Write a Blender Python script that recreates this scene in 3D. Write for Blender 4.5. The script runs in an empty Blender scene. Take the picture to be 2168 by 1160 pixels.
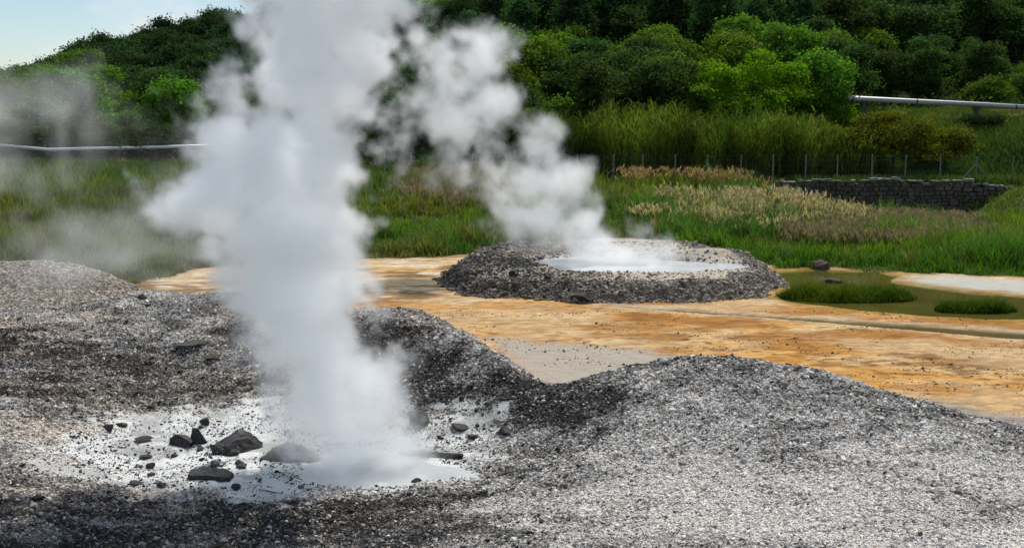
import bpy, bmesh, math, random
import numpy as np
from mathutils import Vector

random.seed(7)
RNG = np.random.default_rng(11)
S = bpy.context.scene
C = S.collection
R = math.radians

# ---------------------------------------------------------------- camera model
H = 6.0
FPX = 2325.0
PITCH = math.atan(330 / FPX)
CP, SP = math.cos(PITCH), math.sin(PITCH)


def ray(u, v):
    """direction of the view through a photo pixel, scaled so that its ground component along Y is 1"""
    a = (u - 1084.0) / FPX
    b = -(v - 580.0) / FPX
    fy = CP + b * SP
    fz = -SP + b * CP
    return a / fy, fz / fy


def at(u, v, Y):
    dx, dz = ray(u, v)
    return (dx * Y, Y, H + dz * Y)


def onplane(u, v, z=0.0):
    dx, dz = ray(u, v)
    Y = (z - H) / dz
    return (dx * Y, Y)


def project(x, y, z):
    zz = z - H
    d = y * CP - zz * SP
    w = y * SP + zz * CP
    return 1084 + FPX * x / d, 580 - FPX * w / d


# ---------------------------------------------------------------- numpy noise
PERM = RNG.permutation(4096)
VALS = RNG.random(4096)


def vnoise(x, y, seed=0):
    xi = np.floor(x).astype(np.int64)
    yi = np.floor(y).astype(np.int64)
    fx, fy = x - xi, y - yi
    fx = fx * fx * (3 - 2 * fx)
    fy = fy * fy * (3 - 2 * fy)

    def h(i, j):
        return VALS[PERM[(PERM[(i + seed * 131) & 4095] + j) & 4095]]
    a, b, c, d = h(xi, yi), h(xi + 1, yi), h(xi, yi + 1), h(xi + 1, yi + 1)
    return (a * (1 - fx) + b * fx) * (1 - fy) + (c * (1 - fx) + d * fx) * fy


def fbm(x, y, oct=4, seed=0, gain=0.5):
    s, a, t = 0.0, 1.0, 0.0
    for k in range(oct):
        s = s + a * vnoise(x * 2 ** k + 17.3 * k, y * 2 ** k - 9.1 * k, seed + k)
        t += a
        a *= gain
    return s / t


def sstep(e0, e1, x):
    t = np.clip((x - e0) / (e1 - e0), 0, 1)
    return t * t * (3 - 2 * t)


def poly_sd(px, py, poly):
    """signed distance to a closed polygon, positive inside"""
    P = np.array(poly)
    inside = np.zeros(px.shape, bool)
    best = np.full(px.shape, 1e9)
    n = len(P)
    for i in range(n):
        ax, ay = P[i]
        bx, by = P[(i + 1) % n]
        ex, ey = bx - ax, by - ay
        t = np.clip(((px - ax) * ex + (py - ay) * ey) / (ex * ex + ey * ey + 1e-9), 0, 1)
        best = np.minimum(best, (px - ax - t * ex) ** 2 + (py - ay - t * ey) ** 2)
        cross = ((ay > py) != (by > py))
        with np.errstate(divide='ignore', invalid='ignore'):
            xi = ax + (py - ay) / (by - ay if by != ay else 1e-9) * ex
        inside ^= cross & (px < xi)
    d = np.sqrt(best)
    return np.where(inside, d, -d)


def pix_poly(pts, z=0.0):
    return [onplane(u, v, z) for u, v in pts]


class TPS:
    def __init__(self, pts, smooth=0.0):
        P = np.array(pts, float)
        self.p = P[:, :2]
        n = len(P)
        K = self.k(self.p, self.p) + smooth * np.eye(n)
        A = np.zeros((n + 3, n + 3))
        A[:n, :n] = K
        A[:n, n] = 1
        A[:n, n + 1:] = self.p
        A[n, :n] = 1
        A[n + 1:, :n] = self.p.T
        self.w = np.linalg.solve(A, np.concatenate([P[:, 2], np.zeros(3)]))

    @staticmethod
    def k(a, b):
        d2 = ((a[:, None, :] - b[None, :, :]) ** 2).sum(-1)
        return 0.5 * d2 * np.log(d2 + 1e-12)

    def __call__(self, x, y):
        sh = x.shape
        q = np.stack([x.ravel(), y.ravel()], 1)
        out = np.empty(len(q))
        for i in range(0, len(q), 60000):
            s = q[i:i + 60000]
            out[i:i + 60000] = self.k(s, self.p) @ self.w[:-3] + self.w[-3] + s @ self.w[-2:]
        return out.reshape(sh)


# ---------------------------------------------------------------- terrain control points
near = []
for u, v, Y in [
    # bottom of the frame and in front of it
    (-500, 1160, 13.2), (0, 1160, 13.4), (450, 1160, 14.0), (900, 1160, 14.1), (1300, 1160, 13.6), (1750, 1160, 13.1), (2168, 1160, 12.9), (2600, 1160, 12.7),
    # left gravel bank
    (0, 1050, 15.3), (0, 950, 17.6), (0, 850, 20.0), (0, 750, 23.0), (0, 680, 25.6), (-400, 850, 19.8), (-400, 1000, 16.6), (-400, 700, 25.0),
    (200, 800, 22.0), (400, 830, 22.0), (400, 750, 24.0), (400, 680, 25.5), (300, 618, 27.0), (470, 620, 26.6), (640, 640, 25.6),
    (150, 650, 26.6), (560, 700, 24.6), (640, 790, 22.2), (520, 850, 21.2),
    # left heap: crest and scree face
    (800, 655, 24.5), (880, 658, 24.2), (940, 682, 23.6), (1000, 712, 22.8), (1080, 760, 21.6), (1165, 812, 20.5),
    (900, 860, 20.4), (800, 840, 20.8), (1000, 880, 19.9), (960, 780, 21.8), (860, 750, 22.4), (780, 740, 22.6),
    # basin floor
    (300, 950, 18.9), (150, 950, 18.3), (450, 900, 20.2), (600, 920, 19.5), (760, 1000, 17.7), (600, 1000, 17.7), (450, 1010, 17.4), (880, 985, 18.0), (960, 930, 19.2), (300, 1040, 16.7),
    (850, 1035, 16.6), (700, 1050, 16.4), (1000, 1010, 17.1), (1060, 900, 19.4), (1100, 980, 17.6),
    # right mound
    (1240, 800, 20.6), (1350, 775, 20.4), (1500, 757, 20.2), (1620, 765, 20.0), (1760, 793, 19.7), (1900, 832, 19.2), (2030, 868, 18.8), (2168, 905, 18.4), (2400, 960, 17.6),
    (1250, 900, 18.5), (1450, 900, 18.1), (1700, 900, 17.9), (1900, 940, 17.0), (2168, 1000, 16.2), (1300, 1040, 15.8), (1700, 1040, 15.2),
]:
    near.append(at(u, v, Y))
for u, v, Y in [(-300, 552, 34), (-100, 552, 34), (0, 553, 34), (110, 555, 34), (190, 572, 33.6), (260, 600, 33)]:
    x, y, z = at(u, v, Y)
    near.append((x, y + 1.0, z - 0.25))
    near.append((x, y + 2.4, z - 1.0))
for u, v in [(200, 566), (230, 580), (270, 592), (310, 604), (340, 596), (400, 596), (460, 596), (120, 552), (330, 580), (-60, 549)]:
    x, y = onplane(u, v)
    near.append((x, y, 0.0))
# every crest falls away behind
for u, v, Y in [(800, 655, 24.5), (880, 658, 24.2), (940, 682, 23.6), (1000, 712, 22.8), (1080, 760, 21.6), (1165, 812, 20.5),
                (1240, 800, 20.6), (1350, 775, 20.4), (1500, 757, 20.2), (1620, 765, 20.0), (1760, 793, 19.7), (1900, 832, 19.2), (2030, 868, 18.8), (2168, 905, 18.4), (300, 618, 27.0), (470, 620, 26.6)]:
    x, y, z = at(u, v, Y)
    near.append((x, y + 0.9, z - 0.22))
    near.append((x, y + 2.0, z - 0.85))
# the pale debris bank at the left
for u, v, Y in [(-500, 545, 34.5), (-200, 547, 34), (0, 553, 34), (110, 555, 34), (190, 572, 33.6), (260, 600, 33), (0, 640, 29.5), (150, 635, 30), (-300, 640, 29.5)]:
    near.append(at(u, v, Y))
# the flat behind the mounds
for u, v in [(1180, 770), (1250, 740), (1400, 720), (1050, 700), (900, 640), (800, 620), (1650, 725), (1800, 755), (2000, 800), (2168, 845), (2500, 920), (2168, 700), (1600, 660), (1200, 650), (600, 575), (450, 570), (340, 572), (260, 555), (1900, 660), (2500, 640), (1400, 680), (2000, 720)]:
    x, y = onplane(u, v)
    near.append((x, y, 0.0))
for u, v in [(960, 700), (1020, 728), (1090, 772), (1140, 790), (1200, 806), (1260, 796), (1330, 782), (880, 660), (760, 640)]:
    x, y = onplane(u, v)
    near.append((x, y, 0.0))
for u, Y in [(1350, 23.4), (1500, 23.4), (1620, 23.2), (1760, 22.8), (1900, 22.2), (2030, 21.8), (2168, 21.3), (2400, 20.5)]:
    near.append(((u - 1084) / FPX * Y * 1.01, Y, 0.0))
for x in (-45, -30, -15, 0, 15, 30, 45):
    near.append((x, 48, 0.0))
for x in (-22, -8, 0, 8, 22):
    near.append((x, 6, 0.5))
NEAR = TPS(near, 0.02)

far = []
for x in range(-60, 61, 20):
    far += [(x, 40, 0), (x, 55, 0.05)]
for u, v, Y in [
    # fence line and what stands behind it
    (800, 382, 78), (1100, 386, 78), (1400, 388, 78), (1700, 388, 78.6), (1950, 388, 78.6), (2300, 380, 78),
    (0, 372, 78), (400, 372, 78), (-400, 370, 78),
    (1200, 366, 88), (1600, 356, 88), (800, 364, 88), (1950, 305, 88), (2168, 250, 92), (2068, 254, 92), (2400, 255, 92), (2168, 300, 84), (2060, 340, 84),
    (1850, 262, 96), (0, 330, 92), (400, 330, 92), (-400, 330, 92),
]:
    far.append(at(u, v, Y))
for u, v, Y in [
    (1100, 265, 105), (1500, 230, 105), (2000, 215, 108), (2500, 210, 108),
    (800, 275, 105), (1100, 130, 135), (1500, 120, 135), (2000, 110, 135), (2500, 105, 135),
    (1100, -20, 165), (1600, -30, 165), (2168, -40, 165), (2600, -45, 165),
    (0, 285, 108), (400, 270, 108), (-400, 295, 108), (0, 252, 128), (400, 195, 132), (-400, 285, 125), (650, 150, 140),
    (0, 222, 148), (110, 180, 150), (200, 150, 151), (300, 128, 154), (440, 92, 158), (-400, 262, 145), (700, 40, 165),
]:
    far.append(at(u, v, Y))
for x, y, z in [(-90, 190, 1), (-60, 200, 3), (-30, 200, 12), (0, 220, 32), (60, 230, 45), (120, 230, 50), (0, 400, 40), (100, 400, 60), (-150, 300, 2), (-150, 120, 2), (-120, 400, 10)]:
    far.append((x, y, z))
FAR = TPS(far, 1.0)

# ---------------------------------------------------------------- zones, as outlines on the ground
MOUND = pix_poly([(925, 592), (935, 612), (990, 628), (1100, 634), (1220, 642), (1450, 642), (1600, 634), (1665, 606), (1645, 580), (1570, 553), (1500, 535), (1400, 524), (1280, 519), (1140, 530), (1000, 541)])
POOL = pix_poly([(1130, 562), (1180, 571), (1260, 575), (1380, 576), (1500, 572), (1580, 566), (1540, 561), (1440, 556), (1360, 549), (1280, 545), (1170, 550)], 0.42)
POND = pix_poly([(1640, 574), (1720, 570), (1850, 574), (1905, 584), (1890, 596), (1960, 606), (2060, 618), (2168, 626), (2500, 640), (2500, 690), (2168, 676), (2080, 676), (1960, 668), (1820, 656), (1700, 642), (1640, 634), (1668, 610)])
STREAM = pix_poly([(1270, 645), (1450, 655), (1620, 667), (1760, 677), (1900, 684), (2040, 694), (2168, 703), (2500, 722), (2500, 748), (2168, 718), (2040, 708), (1900, 696), (1760, 685), (1620, 673), (1450, 660), (1270, 648)])
SALT = pix_poly([(1880, 592), (2000, 584), (2168, 594), (2500, 604), (2500, 634), (2168, 622), (2040, 614), (1930, 606)])
PALE = pix_poly([(1030, 712), (1120, 722), (1380, 742), (1440, 762), (1330, 800), (1240, 840), (1150, 840), (1080, 780)])
GREY = pix_poly([(1880, 834), (2000, 856), (2168, 882), (2500, 930), (2500, 1000), (1850, 1000)])
EDGE = [onplane(u, v) for u, v in [(-900, 560), (0, 566), (130, 568), (180, 576), (235, 592), (290, 602), (330, 594), (370, 580), (420, 570), (500, 562), (620, 560), (780, 550), (920, 546), (1000, 541), (1090, 535), (1140, 527), (1260, 516), (1420, 520), (1500, 530), (1580, 550), (1650, 568), (1760, 568), (1880, 578), (2000, 580), (2168, 590), (2600, 604)]]
MEADOW = EDGE + [(120, 90), (-120, 90)]


def at_poly(pts):
    """outline given on the bank itself: u, v, distance"""
    return [at(*p)[:2] for p in pts]


BASIN = at_poly([(90, 985, 17.0), (120, 940, 18.5), (240, 895, 20.0), (400, 862, 20.9), (540, 850, 21.1), (640, 850, 21.0), (880, 890, 19.8), (985, 880, 19.9), (1030, 925, 19.0), (1000, 985, 17.7), (1000, 1003, 17.3), (860, 1018, 17.0), (700, 1035, 16.8), (520, 1048, 16.6), (300, 1030, 16.9), (170, 1010, 17.0)])
MILK = at_poly([(640, 985, 17.9), (680, 950, 18.7), (760, 938, 19.0), (850, 955, 18.7), (985, 976, 17.9), (1005, 990, 17.5), (900, 1000, 17.3), (800, 1014, 17.05), (700, 1016, 17.05), (640, 1005, 17.3)])
MILK_Z = float(np.mean(NEAR(np.array([p[0] for p in MILK]), np.array([p[1] for p in MILK])))) - 0.03
DARKS = [
    (at_poly([(960, 850, 20.4), (1180, 815, 20.4), (1330, 800, 20.2), (1340, 850, 19.2), (1220, 885, 18.6), (1060, 905, 19.2), (980, 890, 19.8)]), 0.85),
    (at_poly([(760, 730, 22.8), (880, 720, 23.0), (990, 790, 21.6), (1120, 815, 20.5), (1000, 880, 19.9), (860, 880, 20.0), (760, 860, 20.4)]), 0.60),  # heap face turned from the sun: its shade painted into the tone
    (at_poly([(-300, 1040, 15.5), (0, 1050, 15.2), (300, 1055, 16.3), (600, 1055, 16.4), (760, 1025, 16.8), (900, 1040, 16.5), (1000, 1090, 15.5), (900, 1160, 14.1), (500, 1200, 13.5), (-300, 1200, 13)]), 0.46),  # dark foreground gravel, with the steam column's shadow painted in
    (at_poly([(-300, 700, 24.5), (0, 710, 24.3), (500, 700, 24.8), (540, 800, 22.4), (400, 840, 21.6), (100, 860, 20), (-300, 860, 19.6)]), 0.24),
]


WP = [at(u, v, 77.2) for u, v in ((1560, 392), (1620, 410), (1700, 436), (1800, 458), (1900, 476), (1970, 474), (2040, 452), (2090, 424), (2130, 402), (2168, 386), (2400, 340))]
WALL_X = [p[0] for p in WP]
WALL_Z = [p[2] for p in WP]


def height(x, y):
    zn = NEAR(x, y)
    zn = np.where(zn > 0.1, zn, 0.1 * np.exp(np.minimum((zn - 0.1) / 0.1, 0)))      # never below the flat
    zn = zn - 0.03
    zf = FAR(x, y)
    w = sstep(50, 60, y)
    gravel = np.maximum(sstep(0.06, 0.30, zn), sstep(19.0, 18.0, y)) * (1 - w)
    gravel = np.maximum(gravel, sstep(-0.6, 0.4, poly_sd(x, y, BASIN)))
    z = zn * (1 - w) + zf * w
    # low relief
    z = z + (1 - w) * (fbm(x * 1.1, y * 1.1, 4, 3) - 0.5) * (0.05 + 0.10 * gravel)
    z = z + (1 - w) * (fbm(x * 5, y * 5, 3, 9) - 0.5) * (0.015 + 0.035 * gravel)
    rn = np.abs(fbm(x * 1.3 + 7, y * 0.7, 4, 13) - 0.5) * 2
    z = z - 0.04 * gravel * (1 - w) * sstep(0.16, 0.0, rn)
    z = z + w * (fbm(x * 0.12, y * 0.12, 4, 21) - 0.5) * np.clip((y - 80) / 15, 0, 1) * 1.5
    # the terrace behind the stone wall, and the hollow in front of it
    zf_ = np.interp(x, WALL_X, WALL_Z)
    front = sstep(60, 71, y) * sstep(77.75, 77.55, y) * sstep(WALL_X[0] - 3, WALL_X[0] + 0.5, x)
    z = z * (1 - front) + np.minimum(z, zf_) * front
    back = sstep(77.55, 77.75, y) * sstep(83, 80, y) * sstep(WALL_X[0] - 1, WALL_X[0] + 1, x) * sstep(WALL_X[-1] + 4, WALL_X[-1], x)
    z = z * (1 - back) + 1.42 * back
    # raised bank round the hot pool
    sm = poly_sd(x, y, MOUND) + (fbm(x * 1.4, y * 1.4, 3, 31) - 0.5) * 0.8
    left = sstep(3.6, 0.8, x)
    heap = sstep(2.2, 0.2, x) * sstep(38.5, 41, y)
    hm = 0.45 + 0.06 * heap + (fbm(x * 1.0, y * 1.0, 4, 5) - 0.5) * (0.10 + 0.35 * left)
    bx_, by_ = onplane(1500, 546, 0.5)
    hm = hm + 0.34 * np.exp(-((x - bx_) / 2.2) ** 2 - ((y - by_ - 0.3) / 0.7) ** 2)
    zm = (hm + 0.05) * sstep(0.0, 0.95, sm)
    z = z + zm
    sp = poly_sd(x, y, POOL) + (fbm(x * 0.9, y * 0.9, 3, 37) - 0.5) * 0.35
    z = np.where(sp > -0.7, z * sstep(0.15, -0.7, sp) + 0.24 * (1 - sstep(0.15, -0.7, sp)), z)
    # ponds and the brook lie a hand lower
    for poly, dep, soft in ((POND, 0.10, 0.6), (STREAM, 0.09, 0.2)):
        sd = poly_sd(x, y, poly) + (fbm(x * 0.7, y * 0.7, 3, 41) - 0.5) * soft
        z = z - dep * sstep(-0.1, 0.25, sd)
    # basin and milky puddle round the vent
    sb = poly_sd(x, y, MILK) + (fbm(x * 2.2, y * 2.2, 4, 43) - 0.5) * 0.7
    wl = sstep(-0.7, -0.05, sb)
    z = z * (1 - wl) + MILK_Z * wl - 0.07 * sstep(-0.25, 0.3, sb)
    return z, gravel, sm, sp


# ---------------------------------------------------------------- helpers for objects
def link(o, parent=None):
    C.objects.link(o)
    if parent is not None:
        o.parent = parent
    return o


def np_mesh(name, verts, faces_flat, loop_n, mats, cols=None, smooth=False):
    """mesh from numpy arrays: loop_n corners per face (an int for all, or one number per face)"""
    me = bpy.data.meshes.new(name)
    nv = len(verts)
    me.vertices.add(nv)
    me.vertices.foreach_set('co', np.asarray(verts, np.float32).ravel())
    fl = np.asarray(faces_flat, np.int32).ravel()
    me.loops.add(len(fl))
    me.loops.foreach_set('vertex_index', fl)
    if np.isscalar(loop_n):
        nf = len(fl) // loop_n
        starts = np.arange(nf, dtype=np.int32) * loop_n
    else:
        ln = np.asarray(loop_n, np.int32)
        nf = len(ln)
        starts = np.concatenate([[0], np.cumsum(ln)[:-1]]).astype(np.int32)
    me.polygons.add(nf)
    me.polygons.foreach_set('loop_start', starts)
    if cols is not None:
        at_ = me.color_attributes.new('Col', 'FLOAT_COLOR', 'POINT')
        c4 = np.ones((nv, 4), np.float32)
        c4[:, :3] = cols
        at_.data.foreach_set('color', c4.ravel())
    me.update(calc_edges=True)
    me.polygons.foreach_set('use_smooth', np.full(nf, smooth))
    for m in (mats if isinstance(mats, (list, tuple)) else [mats]):
        me.materials.append(m)
    return me


def tag(o, label=None, cat=None, group=None, kind=None):
    for k, val in (('label', label), ('category', cat), ('group', group), ('kind', kind)):
        if val:
            o[k] = val
    return o


def empty(name, loc=(0, 0, 0)):
    o = bpy.data.objects.new(name, None)
    o.location = loc
    return link(o)


def mesh_obj(name, me, parent=None, loc=None):
    o = bpy.data.objects.new(name, me)
    if loc is not None:
        o.location = loc
    return link(o, parent)


def bm_obj(name, bm, mat, parent=None, smooth=False, loc=None):
    me = bpy.data.meshes.new(name)
    bm.to_mesh(me)
    bm.free()
    me.materials.append(mat)
    if smooth:
        me.polygons.foreach_set('use_smooth', [True] * len(me.polygons))
    return mesh_obj(name, me, parent, loc)


# ---------------------------------------------------------------- materials
def new_mat(name):
    m = bpy.data.materials.new(name)
    m.use_nodes = True
    nt = m.node_tree
    for n in list(nt.nodes):
        nt.nodes.remove(n)
    out = nt.nodes.new('ShaderNodeOutputMaterial')
    return m, nt, out


def N(nt, typ, **kw):
    n = nt.nodes.new(typ)
    for k, val in kw.items():
        if k in n.inputs.keys() if hasattr(n.inputs, 'keys') else False:
            n.inputs[k].default_value = val
        else:
            setattr(n, k, val)
    return n


def math_node(nt, op, a, b=None, c=None, clamp=False):
    n = nt.nodes.new('ShaderNodeMath')
    n.operation = op
    n.use_clamp = clamp
    for i, val in enumerate((a, b, c)):
        if val is None:
            continue
        if isinstance(val, (int, float)):
            n.inputs[i].default_value = val
        else:
            nt.links.new(val, n.inputs[i])
    return n.outputs[0]


def mix_col(nt, fac, a, b, blend='MIX'):
    n = nt.nodes.new('ShaderNodeMix')
    n.data_type = 'RGBA'
    n.blend_type = blend
    for sock, val in ((n.inputs[0], fac), (n.inputs[6], a), (n.inputs[7], b)):
        if isinstance(val, (int, float)):
            sock.default_value = val
        elif isinstance(val, (tuple, list)):
            sock.default_value = (*val[:3], 1)
        else:
            nt.links.new(val, sock)
    return n.outputs[2]


def ground_material():
    m, nt, out = new_mat('ground_soil')
    L = nt.links.new
    b = nt.nodes.new('ShaderNodeBsdfPrincipled')
    col = N(nt, 'ShaderNodeVertexColor', layer_name='Col')
    att = N(nt, 'ShaderNodeAttribute', attribute_name='gravel')
    wet = N(nt, 'ShaderNodeAttribute', attribute_name='wet')
    geo = nt.nodes.new('ShaderNodeNewGeometry')
    b.inputs['Specular IOR Level'].default_value = 0.06
    n1 = N(nt, 'ShaderNodeTexNoise')
    n1.inputs['Scale'].default_value = 26
    n1.inputs['Detail'].default_value = 6
    n1.inputs['Roughness'].default_value = 0.7
    L(geo.outputs['Position'], n1.inputs['Vector'])
    n2 = N(nt, 'ShaderNodeTexNoise')
    n2.inputs['Scale'].default_value = 3.2
    n2.inputs['Detail'].default_value = 5
    mp = N(nt, 'ShaderNodeMapping')
    mp.inputs['Scale'].default_value = (0.5, 1.0, 1.0)
    L(geo.outputs['Position'], mp.inputs['Vector'])
    L(mp.outputs[0], n2.inputs['Vector'])
    vor = N(nt, 'ShaderNodeTexVoronoi')
    vor.inputs['Scale'].default_value = 42
    L(geo.outputs['Position'], vor.inputs['Vector'])
    # speckle: strong on gravel, weaker on mud
    sp = math_node(nt, 'MULTIPLY_ADD', n1.outputs[0], 1.9, 0.05)
    c1 = mix_col(nt, 1.0, col.outputs[0], (1, 1, 1), 'MULTIPLY')
    comb = N(nt, 'ShaderNodeCombineXYZ')
    for i in range(3):
        L(sp, comb.inputs[i])
    n3 = N(nt, 'ShaderNodeTexNoise')
    n3.inputs['Scale'].default_value = 4.0
    n3.inputs['Detail'].default_value = 9
    n3.inputs['Roughness'].default_value = 0.72
    L(mp.outputs[0], n3.inputs['Vector'])
    blot = mix_col(nt, math_node(nt, 'MULTIPLY_ADD', n3.outputs[0], 4.5, -1.75, clamp=True), (0.42, 0.34, 0.26), (1.18, 1.18, 1.18))
    mud = N(nt, 'ShaderNodeAttribute', attribute_name='mud')
    c1 = mix_col(nt, math_node(nt, 'MULTIPLY', mud.outputs['Fac'], 0.55), c1, blot, 'MULTIPLY')
    c2 = mix_col(nt, 0.75, c1, comb.outputs[0], 'MULTIPLY')
    sep = N(nt, 'ShaderNodeSeparateColor')
    L(vor.outputs['Color'], sep.inputs[0])
    gv = math_node(nt, 'MULTIPLY_ADD', sep.outputs[0], 1.5, 0.25)
    comb2 = N(nt, 'ShaderNodeCombineXYZ')
    for i in range(3):
        L(gv, comb2.inputs[i])
    c3 = mix_col(nt, att.outputs['Fac'], c2, mix_col(nt, 0.8, c2, comb2.outputs[0], 'MULTIPLY'))
    L(c3, b.inputs['Base Color'])
    ro = math_node(nt, 'MULTIPLY_ADD', wet.outputs['Fac'], -0.55, 0.92)
    L(ro, b.inputs['Roughness'])
    hsum = math_node(nt, 'MULTIPLY_ADD', n2.outputs[0], 0.5, n1.outputs[0])
    bump = N(nt, 'ShaderNodeBump')
    bump.inputs['Strength'].default_value = 0.55
    bump.inputs['Distance'].default_value = 0.05
    L(hsum, bump.inputs['Height'])
    L(bump.outputs[0], b.inputs['Normal'])
    L(b.outputs[0], out.inputs[0])
    return m


def stone_material(name='stone', rough=0.85, scale=40.0):
    m, nt, out = new_mat(name)
    L = nt.links.new
    b = nt.nodes.new('ShaderNodeBsdfPrincipled')
    col = N(nt, 'ShaderNodeVertexColor', layer_name='Col')
    geo = nt.nodes.new('ShaderNodeNewGeometry')
    n1 = N(nt, 'ShaderNodeTexNoise')
    n1.inputs['Scale'].default_value = scale
    n1.inputs['Detail'].default_value = 4
    L(geo.outputs['Position'], n1.inputs['Vector'])
    sp = math_node(nt, 'MULTIPLY_ADD', n1.outputs[0], 1.0, 0.5)
    comb = N(nt, 'ShaderNodeCombineXYZ')
    for i in range(3):
        L(sp, comb.inputs[i])
    L(mix_col(nt, 1.0, col.outputs[0], comb.outputs[0], 'MULTIPLY'), b.inputs['Base Color'])
    b.inputs['Roughness'].default_value = rough
    b.inputs['Specular IOR Level'].default_value = 0.3
    L(b.outputs[0], out.inputs[0])
    return m


def rock_material(name, c0, c1, scale=6.0, rough=0.8, bump_d=0.03):
    m, nt, out = new_mat(name)
    L = nt.links.new
    b = nt.nodes.new('ShaderNodeBsdfPrincipled')
    geo = nt.nodes.new('ShaderNodeNewGeometry')
    n1 = N(nt, 'ShaderNodeTexNoise')
    n1.inputs['Scale'].default_value = scale
    n1.inputs['Detail'].default_value = 8
    n1.inputs['Roughness'].default_value = 0.65
    L(geo.outputs['Position'], n1.inputs['Vector'])
    f = math_node(nt, 'MULTIPLY_ADD', n1.outputs[0], 2.4, -0.7, clamp=True)
    L(mix_col(nt, f, c0, c1), b.inputs['Base Color'])
    b.inputs['Roughness'].default_value = rough
    bump = N(nt, 'ShaderNodeBump')
    bump.inputs['Strength'].default_value = 0.8
    bump.inputs['Distance'].default_value = bump_d
    L(n1.outputs[0], bump.inputs['Height'])
    L(bump.outputs[0], b.inputs['Normal'])
    L(b.outputs[0], out.inputs[0])
    return m


def leaf_material(name, translucency=0.45, vary=0.35, tint=(1, 1, 1)):
    m, nt, out = new_mat(name)
    L = nt.links.new
    col = N(nt, 'ShaderNodeVertexColor', layer_name='Col')
    info = nt.nodes.new('ShaderNodeObjectInfo')
    hsv = nt.nodes.new('ShaderNodeHueSaturation')
    L(mix_col(nt, 1.0, col.outputs[0], tint, 'MULTIPLY'), hsv.inputs['Color'])
    L(math_node(nt, 'MULTIPLY_ADD', info.outputs['Random'], 0.05, 0.475), hsv.inputs['Hue'])
    L(math_node(nt, 'MULTIPLY_ADD', info.outputs['Random'], 2 * vary, 1 - vary), hsv.inputs['Value'])
    d = nt.nodes.new('ShaderNodeBsdfDiffuse')
    t = nt.nodes.new('ShaderNodeBsdfTranslucent')
    g = nt.nodes.new('ShaderNodeBsdfGlossy')
    g.inputs['Roughness'].default_value = 0.45
    L(hsv.outputs[0], d.inputs['Color'])
    yel = mix_col(nt, 1.0, hsv.outputs[0], (1.15, 1.3, 0.6), 'MULTIPLY')
    L(yel, t.inputs['Color'])
    mx = nt.nodes.new('ShaderNodeMixShader')
    mx.inputs[0].default_value = translucency
    L(d.outputs[0], mx.inputs[1])
    L(t.outputs[0], mx.inputs[2])
    mx2 = nt.nodes.new('ShaderNodeMixShader')
    mx2.inputs[0].default_value = 0.006
    L(mx.outputs[0], mx2.inputs[1])
    L(g.outputs[0], mx2.inputs[2])
    L(mx2.outputs[0], out.inputs[0])
    return m


def water_material(name, c, rough=0.06, bump_s=0.15, scale=5.0, spec=0.5):
    m, nt, out = new_mat(name)
    L = nt.links.new
    b = nt.nodes.new('ShaderNodeBsdfPrincipled')
    geo = nt.nodes.new('ShaderNodeNewGeometry')
    n0 = N(nt, 'ShaderNodeTexNoise')
    n0.inputs['Scale'].default_value = 0.9
    n0.inputs['Detail'].default_value = 5
    L(geo.outputs['Position'], n0.inputs['Vector'])
    L(mix_col(nt, n0.outputs[0], tuple(0.6 * k for k in c), tuple(1.35 * k for k in c)), b.inputs['Base Color'])
    b.inputs['Roughness'].default_value = rough
    b.inputs['IOR'].default_value = 1.33
    b.inputs['Specular IOR Level'].default_value = spec
    n1 = N(nt, 'ShaderNodeTexNoise')
    n1.inputs['Scale'].default_value = scale
    n1.inputs['Detail'].default_value = 3
    L(geo.outputs['Position'], n1.inputs['Vector'])
    bump = N(nt, 'ShaderNodeBump')
    bump.inputs['Strength'].default_value = bump_s
    bump.inputs['Distance'].default_value = 0.02
    L(n1.outputs[0], bump.inputs['Height'])
    L(bump.outputs[0], b.inputs['Normal'])
    L(b.outputs[0], out.inputs[0])
    return m


def plain_material(name, c, rough=0.5, metal=0.0, vary=0.25, scale=3.0):
    m, nt, out = new_mat(name)
    L = nt.links.new
    b = nt.nodes.new('ShaderNodeBsdfPrincipled')
    geo = nt.nodes.new('ShaderNodeNewGeometry')
    n0 = N(nt, 'ShaderNodeTexNoise')
    n0.inputs['Scale'].default_value = scale
    n0.inputs['Detail'].default_value = 6
    L(geo.outputs['Position'], n0.inputs['Vector'])
    L(mix_col(nt, n0.outputs[0], tuple(max(0, (1 - vary)) * k for k in c), tuple((1 + vary) * k for k in c)), b.inputs['Base Color'])
    b.inputs['Roughness'].default_value = rough
    b.inputs['Metallic'].default_value = metal
    L(b.outputs[0], out.inputs[0])
    return m


M_GROUND = ground_material()
M_STONE = stone_material()
M_LEAF = leaf_material('leaf')
M_GRASS = leaf_material('grass_blade', 0.4, 0.0)
M_BARK = rock_material('bark', (0.03, 0.022, 0.016), (0.11, 0.085, 0.06), 9.0, 0.9)
M_ROCK = rock_material('wet_black_rock', (0.008, 0.008, 0.009), (0.045, 0.042, 0.04), 14.0, 0.75)
M_BROWNROCK = rock_material('brown_rock', (0.012, 0.010, 0.009), (0.075, 0.062, 0.05), 10.0, 0.85)
M_WALL = rock_material('wall_stone', (0.022, 0.019, 0.016), (0.15, 0.125, 0.10), 2.2, 0.95)
M_CAP = rock_material('coping_stone', (0.10, 0.10, 0.09), (0.32, 0.32, 0.29), 3.0, 0.95)
M_POST = plain_material('concrete_post', (0.17, 0.17, 0.155), 0.9)
M_WIRE = plain_material('galvanised_wire', (0.12, 0.13, 0.12), 0.6, 0.6)
M_PIPE = plain_material('aluminium_cladding', (0.62, 0.63, 0.62), 0.45, 0.2, 0.12)
M_PIPE2 = plain_material('dull_steel_cladding', (0.30, 0.32, 0.31), 0.5, 0.3, 0.2)
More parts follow.
